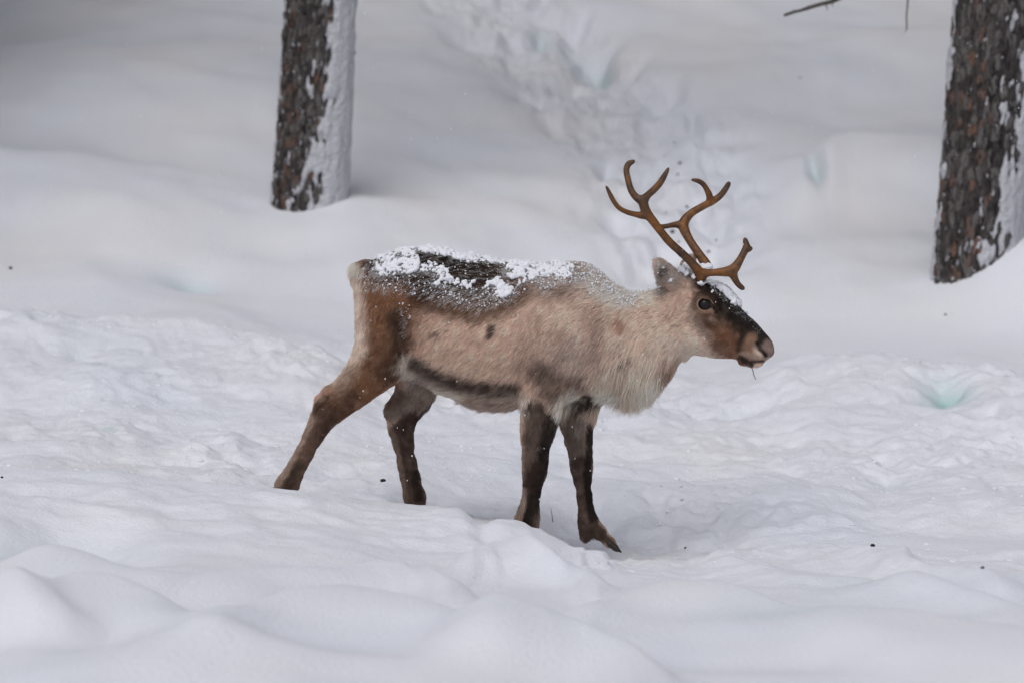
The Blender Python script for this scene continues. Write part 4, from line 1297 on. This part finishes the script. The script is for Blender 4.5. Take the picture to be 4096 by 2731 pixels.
# cap on the forehead and tufts round the antler roots
HC = [([(2830, 1105), (2870, 1120), (2905, 1140)], 24, 10, 1), ([(2890, 1150), (2930, 1182), (2955, 1212)], 13, 9, .97), ([(2960, 1218), (2992, 1252)], 5, 9, .40), ([(2990, 1260), (3080, 1350)], 4, 10, .07), ([(2850, 1160), (2920, 1220)], 5, 14, .12)]
P3, N3, m3 = snow_on(90000, HC, 6, rs, -.2)
keep = proj(P3)[0] > 2700
P3, N3, m3 = P3[keep], N3[keep], m3[keep]
sel = (rs.random(len(P3)) < .5)
P3, N3, m3 = P3[sel], N3[sel], m3[sel]
R3 = np.clip(rs.gamma(2.6, .0020, len(P3)), .0018, .009) * (.45 + .6 * m3)
C3 = P3 + N3 * (.002 + .2 * R3[:, None] + .006 * (m3[:, None] > .95))
tuft, Rt = [], []
for u, v, y_, r_, n in ((2700, 1100, -.082, 14, 3), (2726, 1080, -.058, 17, 4), (2752, 1066, -.035, 17, 4), (2748, 1092, -.058, 13, 3), (2785, 1082, -.005, 22, 4), (2820, 1078, .01, 24, 4), (2852, 1084, .02, 18, 3), (2772, 1112, -.073, 11, 3), (2796, 1130, -.076, 10, 3), (2815, 1138, -.07, 8, 2), (2676, 1122, -.097, 9, 3), (2692, 1114, -.092, 9, 3), (2634, 1056, -.112, 8, 2), (2652, 1070, -.115, 8, 2), (2760, 1040, .095, 8, 2)):
    c = U(u, v, y_)
    for _ in range(n):
        tuft.append(c + rs.normal(size=3) * np.array([.55, .4, .30]) * r_ * S2M(0)); Rt.append(r_ * S2M(0) * rs.uniform(.45, .85))
tuft = np.array(tuft); Rt = np.array(Rt)
Va, Fa = crust(np.concatenate([C3, tuft]), np.concatenate([R3, Rt]), .0028, .006, 8, 2.2)
so = mesh_np('head_snow', Va, Fa, M_SNOW)
tag(so, 'soft white snow cap on the reindeer forehead and round its antler roots', 'snow', kind='stuff')
# snow lodged in the far antler fork
c = U(*zz3(795, 345), .18)
Va, Fa = blobs(c + rs.normal(size=(24, 3)) * np.array([.010, .005, .004]) + rs.normal(size=(24, 1)) * np.array([.008, 0, .004]), rs.uniform(.002, .0045, 24), 1, .2, seed=9)
so = mesh_np('antler_snow', Va, Fa, M_SNOW)
tag(so, 'pinch of snow lodged in the fork of the farther antler', 'snow', kind='stuff')

# ------------------------------------------------------------------ small things on the snow
M_GRASS = mat('grass_dry', (.10, .105, .06), .7, .2)
ms = [(3004, 1462), (3012, 1483), (3016, 1500), (3024, 1518)]
V, Fc = tube([(*(U(u, v, -.012)), .0016 if i < 3 else .001) for i, (u, v) in enumerate(ms)], 6)
tag(mesh_np('straw', V, Fc, mat('grass_dark', (.035, .028, .02), .7, .2)), 'dark bent grass stem hanging from the reindeer mouth', 'grass')
V, Fc = tube([(*(U(u, v, -.01)), .001) for u, v in [(3014, 1460), (3022, 1468), (3034, 1462), (3044, 1456)]], 5)
tag(mesh_np('straw', V, Fc, M_GRASS), 'tiny grass stalk sticking forward from the reindeer lower lip', 'grass')
gb = ghit(2211, 2092)
V, Fc = tube([(*(U(u, v, gb[1])), r_) for u, v, r_ in [(2213, 2110, .0016), (2211, 2086, .0018), (2208, 2058, .0016), (2203, 2030, .0006)]], 6)
tag(mesh_np('grass_sprout', V, Fc, M_GRASS), 'single green grass blade poking out of the snow between the forelegs', 'grass')

M_DROP = mat('dropping_dark', (.018, .015, .012), .6, .2, lambda t, b: noise_bump(t, b, 150, .004))
M_DROP_PALE = mat('dropping_pale', (.16, .15, .14), .7, .2)  # lighter grey imitates the blur of distant droppings
DROPS = [
    (1532, 1926, 11, 'black dropping on the trampled snow between the hind legs'),
    (8, 1910, 6, 'dark dropping at the left edge of the frame on the snow crest'),
    (2742, 2192, 5, 'small dark crumb in the dirty hollow ahead of the forefoot'),
    (3491, 2185, 10, 'dark dropping on smooth snow at the lower right, largest on that side'),
    (3930, 2271, 8, 'pale brown dropping nearest the lower right corner'),
    (3119, 1992, 6, 'small dark dropping in the trampled snow well ahead of the forelegs'),
    (2543, 501, 7, 'dark dropping at the top of the slope trail, above the antlers'),
    (2427, 445, 6, 'faint brown dropping highest on the slope trail'),
    (2697, 576, 8, 'dark dropping on the trail beside the right rim of the slope'),
    (2720, 658, 9, 'dark dropping above the gap between the two antlers'),
    (2711, 703, 8, 'dark dropping just under another one above the gap between the antlers'),
    (2548, 656, 7, 'grey dropping right of the topmost antler tip'),
    (2747, 834, 11, 'large dark dropping between the antlers, level with the farther fork'),
    (2665, 855, 7, 'faint grey dropping left of the farther antler beam'),
    (2690, 933, 12, 'large dark dropping under the back tine of the farther antler'),
    (2715, 971, 7, 'faint grey dropping close beside the farther antler beam'),
    (2867, 967, 9, 'dark dropping right of the farther antler beam'),
    (2834, 1011, 9, 'grey dropping low beside the farther antler, near the head'),
    (42, 1078, 10, 'dark dropping on the left slope above the drift'),
    (3200, 322, 12, 'grey dropping on the slope near the branch, far from the trail'),
    (3782, 1264, 9, 'grey dropping on the snow below the right-hand pine'),
]
dv, df = ico(2)
for i, (u, v, r_, lb) in enumerate(DROPS):
    p = ghit(u, v)
    R = r_ * .95 * S2M(p[1])
    Vd = dv * (1 + .25 * pn3(dv * 1.5 + i * 3.1))[:, None] * np.array([1.15, .95, .8])
    pale = 'grey' in lb or 'faint' in lb or 'pale' in lb
    o = mesh_np('dropping', Vd * R * (.8 if v < 1300 else 1), df, M_DROP_PALE if pale else M_DROP)
    o.location = Vector(p) + Vector((0, 0, R * .45))
    o.rotation_euler = (0, 0, i * 1.7)
    tag(o, lb, 'dropping', 'droppings scattered on the snow')

# crumbs of broken snow thrown up along the trodden ground
rc = np.random.default_rng(314)
cx_ = rc.uniform(-2.4, 2.6, 5200); cy_ = rc.uniform(-.9, 4.0, 5200)
ok = rc.random(5200) < np.clip(.25 + 1.3 * fbm2(cx_ * 1.4, cy_ * 1.2, 2, 55), 0, 1) * np.where(cy_ < 0, np.where(cx_ > .0, .6, .05), 1)
cx_, cy_ = cx_[ok], cy_[ok]
rr = np.clip(rc.gamma(1.5, .0028, len(cx_)), .002, .011)
C = np.stack([cx_, cy_, G(cx_, cy_) - rr * .05], -1)
V, Fc = blobs(C, rr, 1, .32, squash=np.array([1.2, 1.2, .62]), seed=15)
tag(mesh_np('snow_crumbs', V, Fc, M_GROUND, attrs={'tint': ('FLOAT_COLOR', np.tile(np.array([*SNOW, 1.0]), (len(V), 1)))}), 'crumbs of broken snow scattered over the trampled ground', kind='stuff')

# ------------------------------------------------------------------ falling snow
rf = np.random.default_rng(99)
n = 420
d_ = rf.uniform(11.5, 20, n) ** 1.0
uu = rf.uniform(-200, 4300, n); vv = rf.uniform(-100, 2700, n)
P = U(uu, vv, d_ + CAMY)
ok = P[:, 2] > G(P[:, 0], P[:, 1]) + .03
P = P[ok]
# flakes drifting close to the animal, dark coat behind them
m = 170
pa = np.stack([rf.uniform(-.98, 1.05, m), rf.uniform(-.42, -.17, m), rf.uniform(.0, 1.15, m)], -1)
P = np.concatenate([P, pa])
sn_v, sn_f = blobs(P, np.concatenate([rf.uniform(.0014, .0030, len(P) - m), rf.uniform(.0012, .0030, m)]), 0, .2, squash=np.array([.75, .75, 1.5]), seed=12)
tag(mesh_np('falling_snow', sn_v, sn_f, M_SNOW), 'small snowflakes drifting through the air', 'snow', kind='stuff')
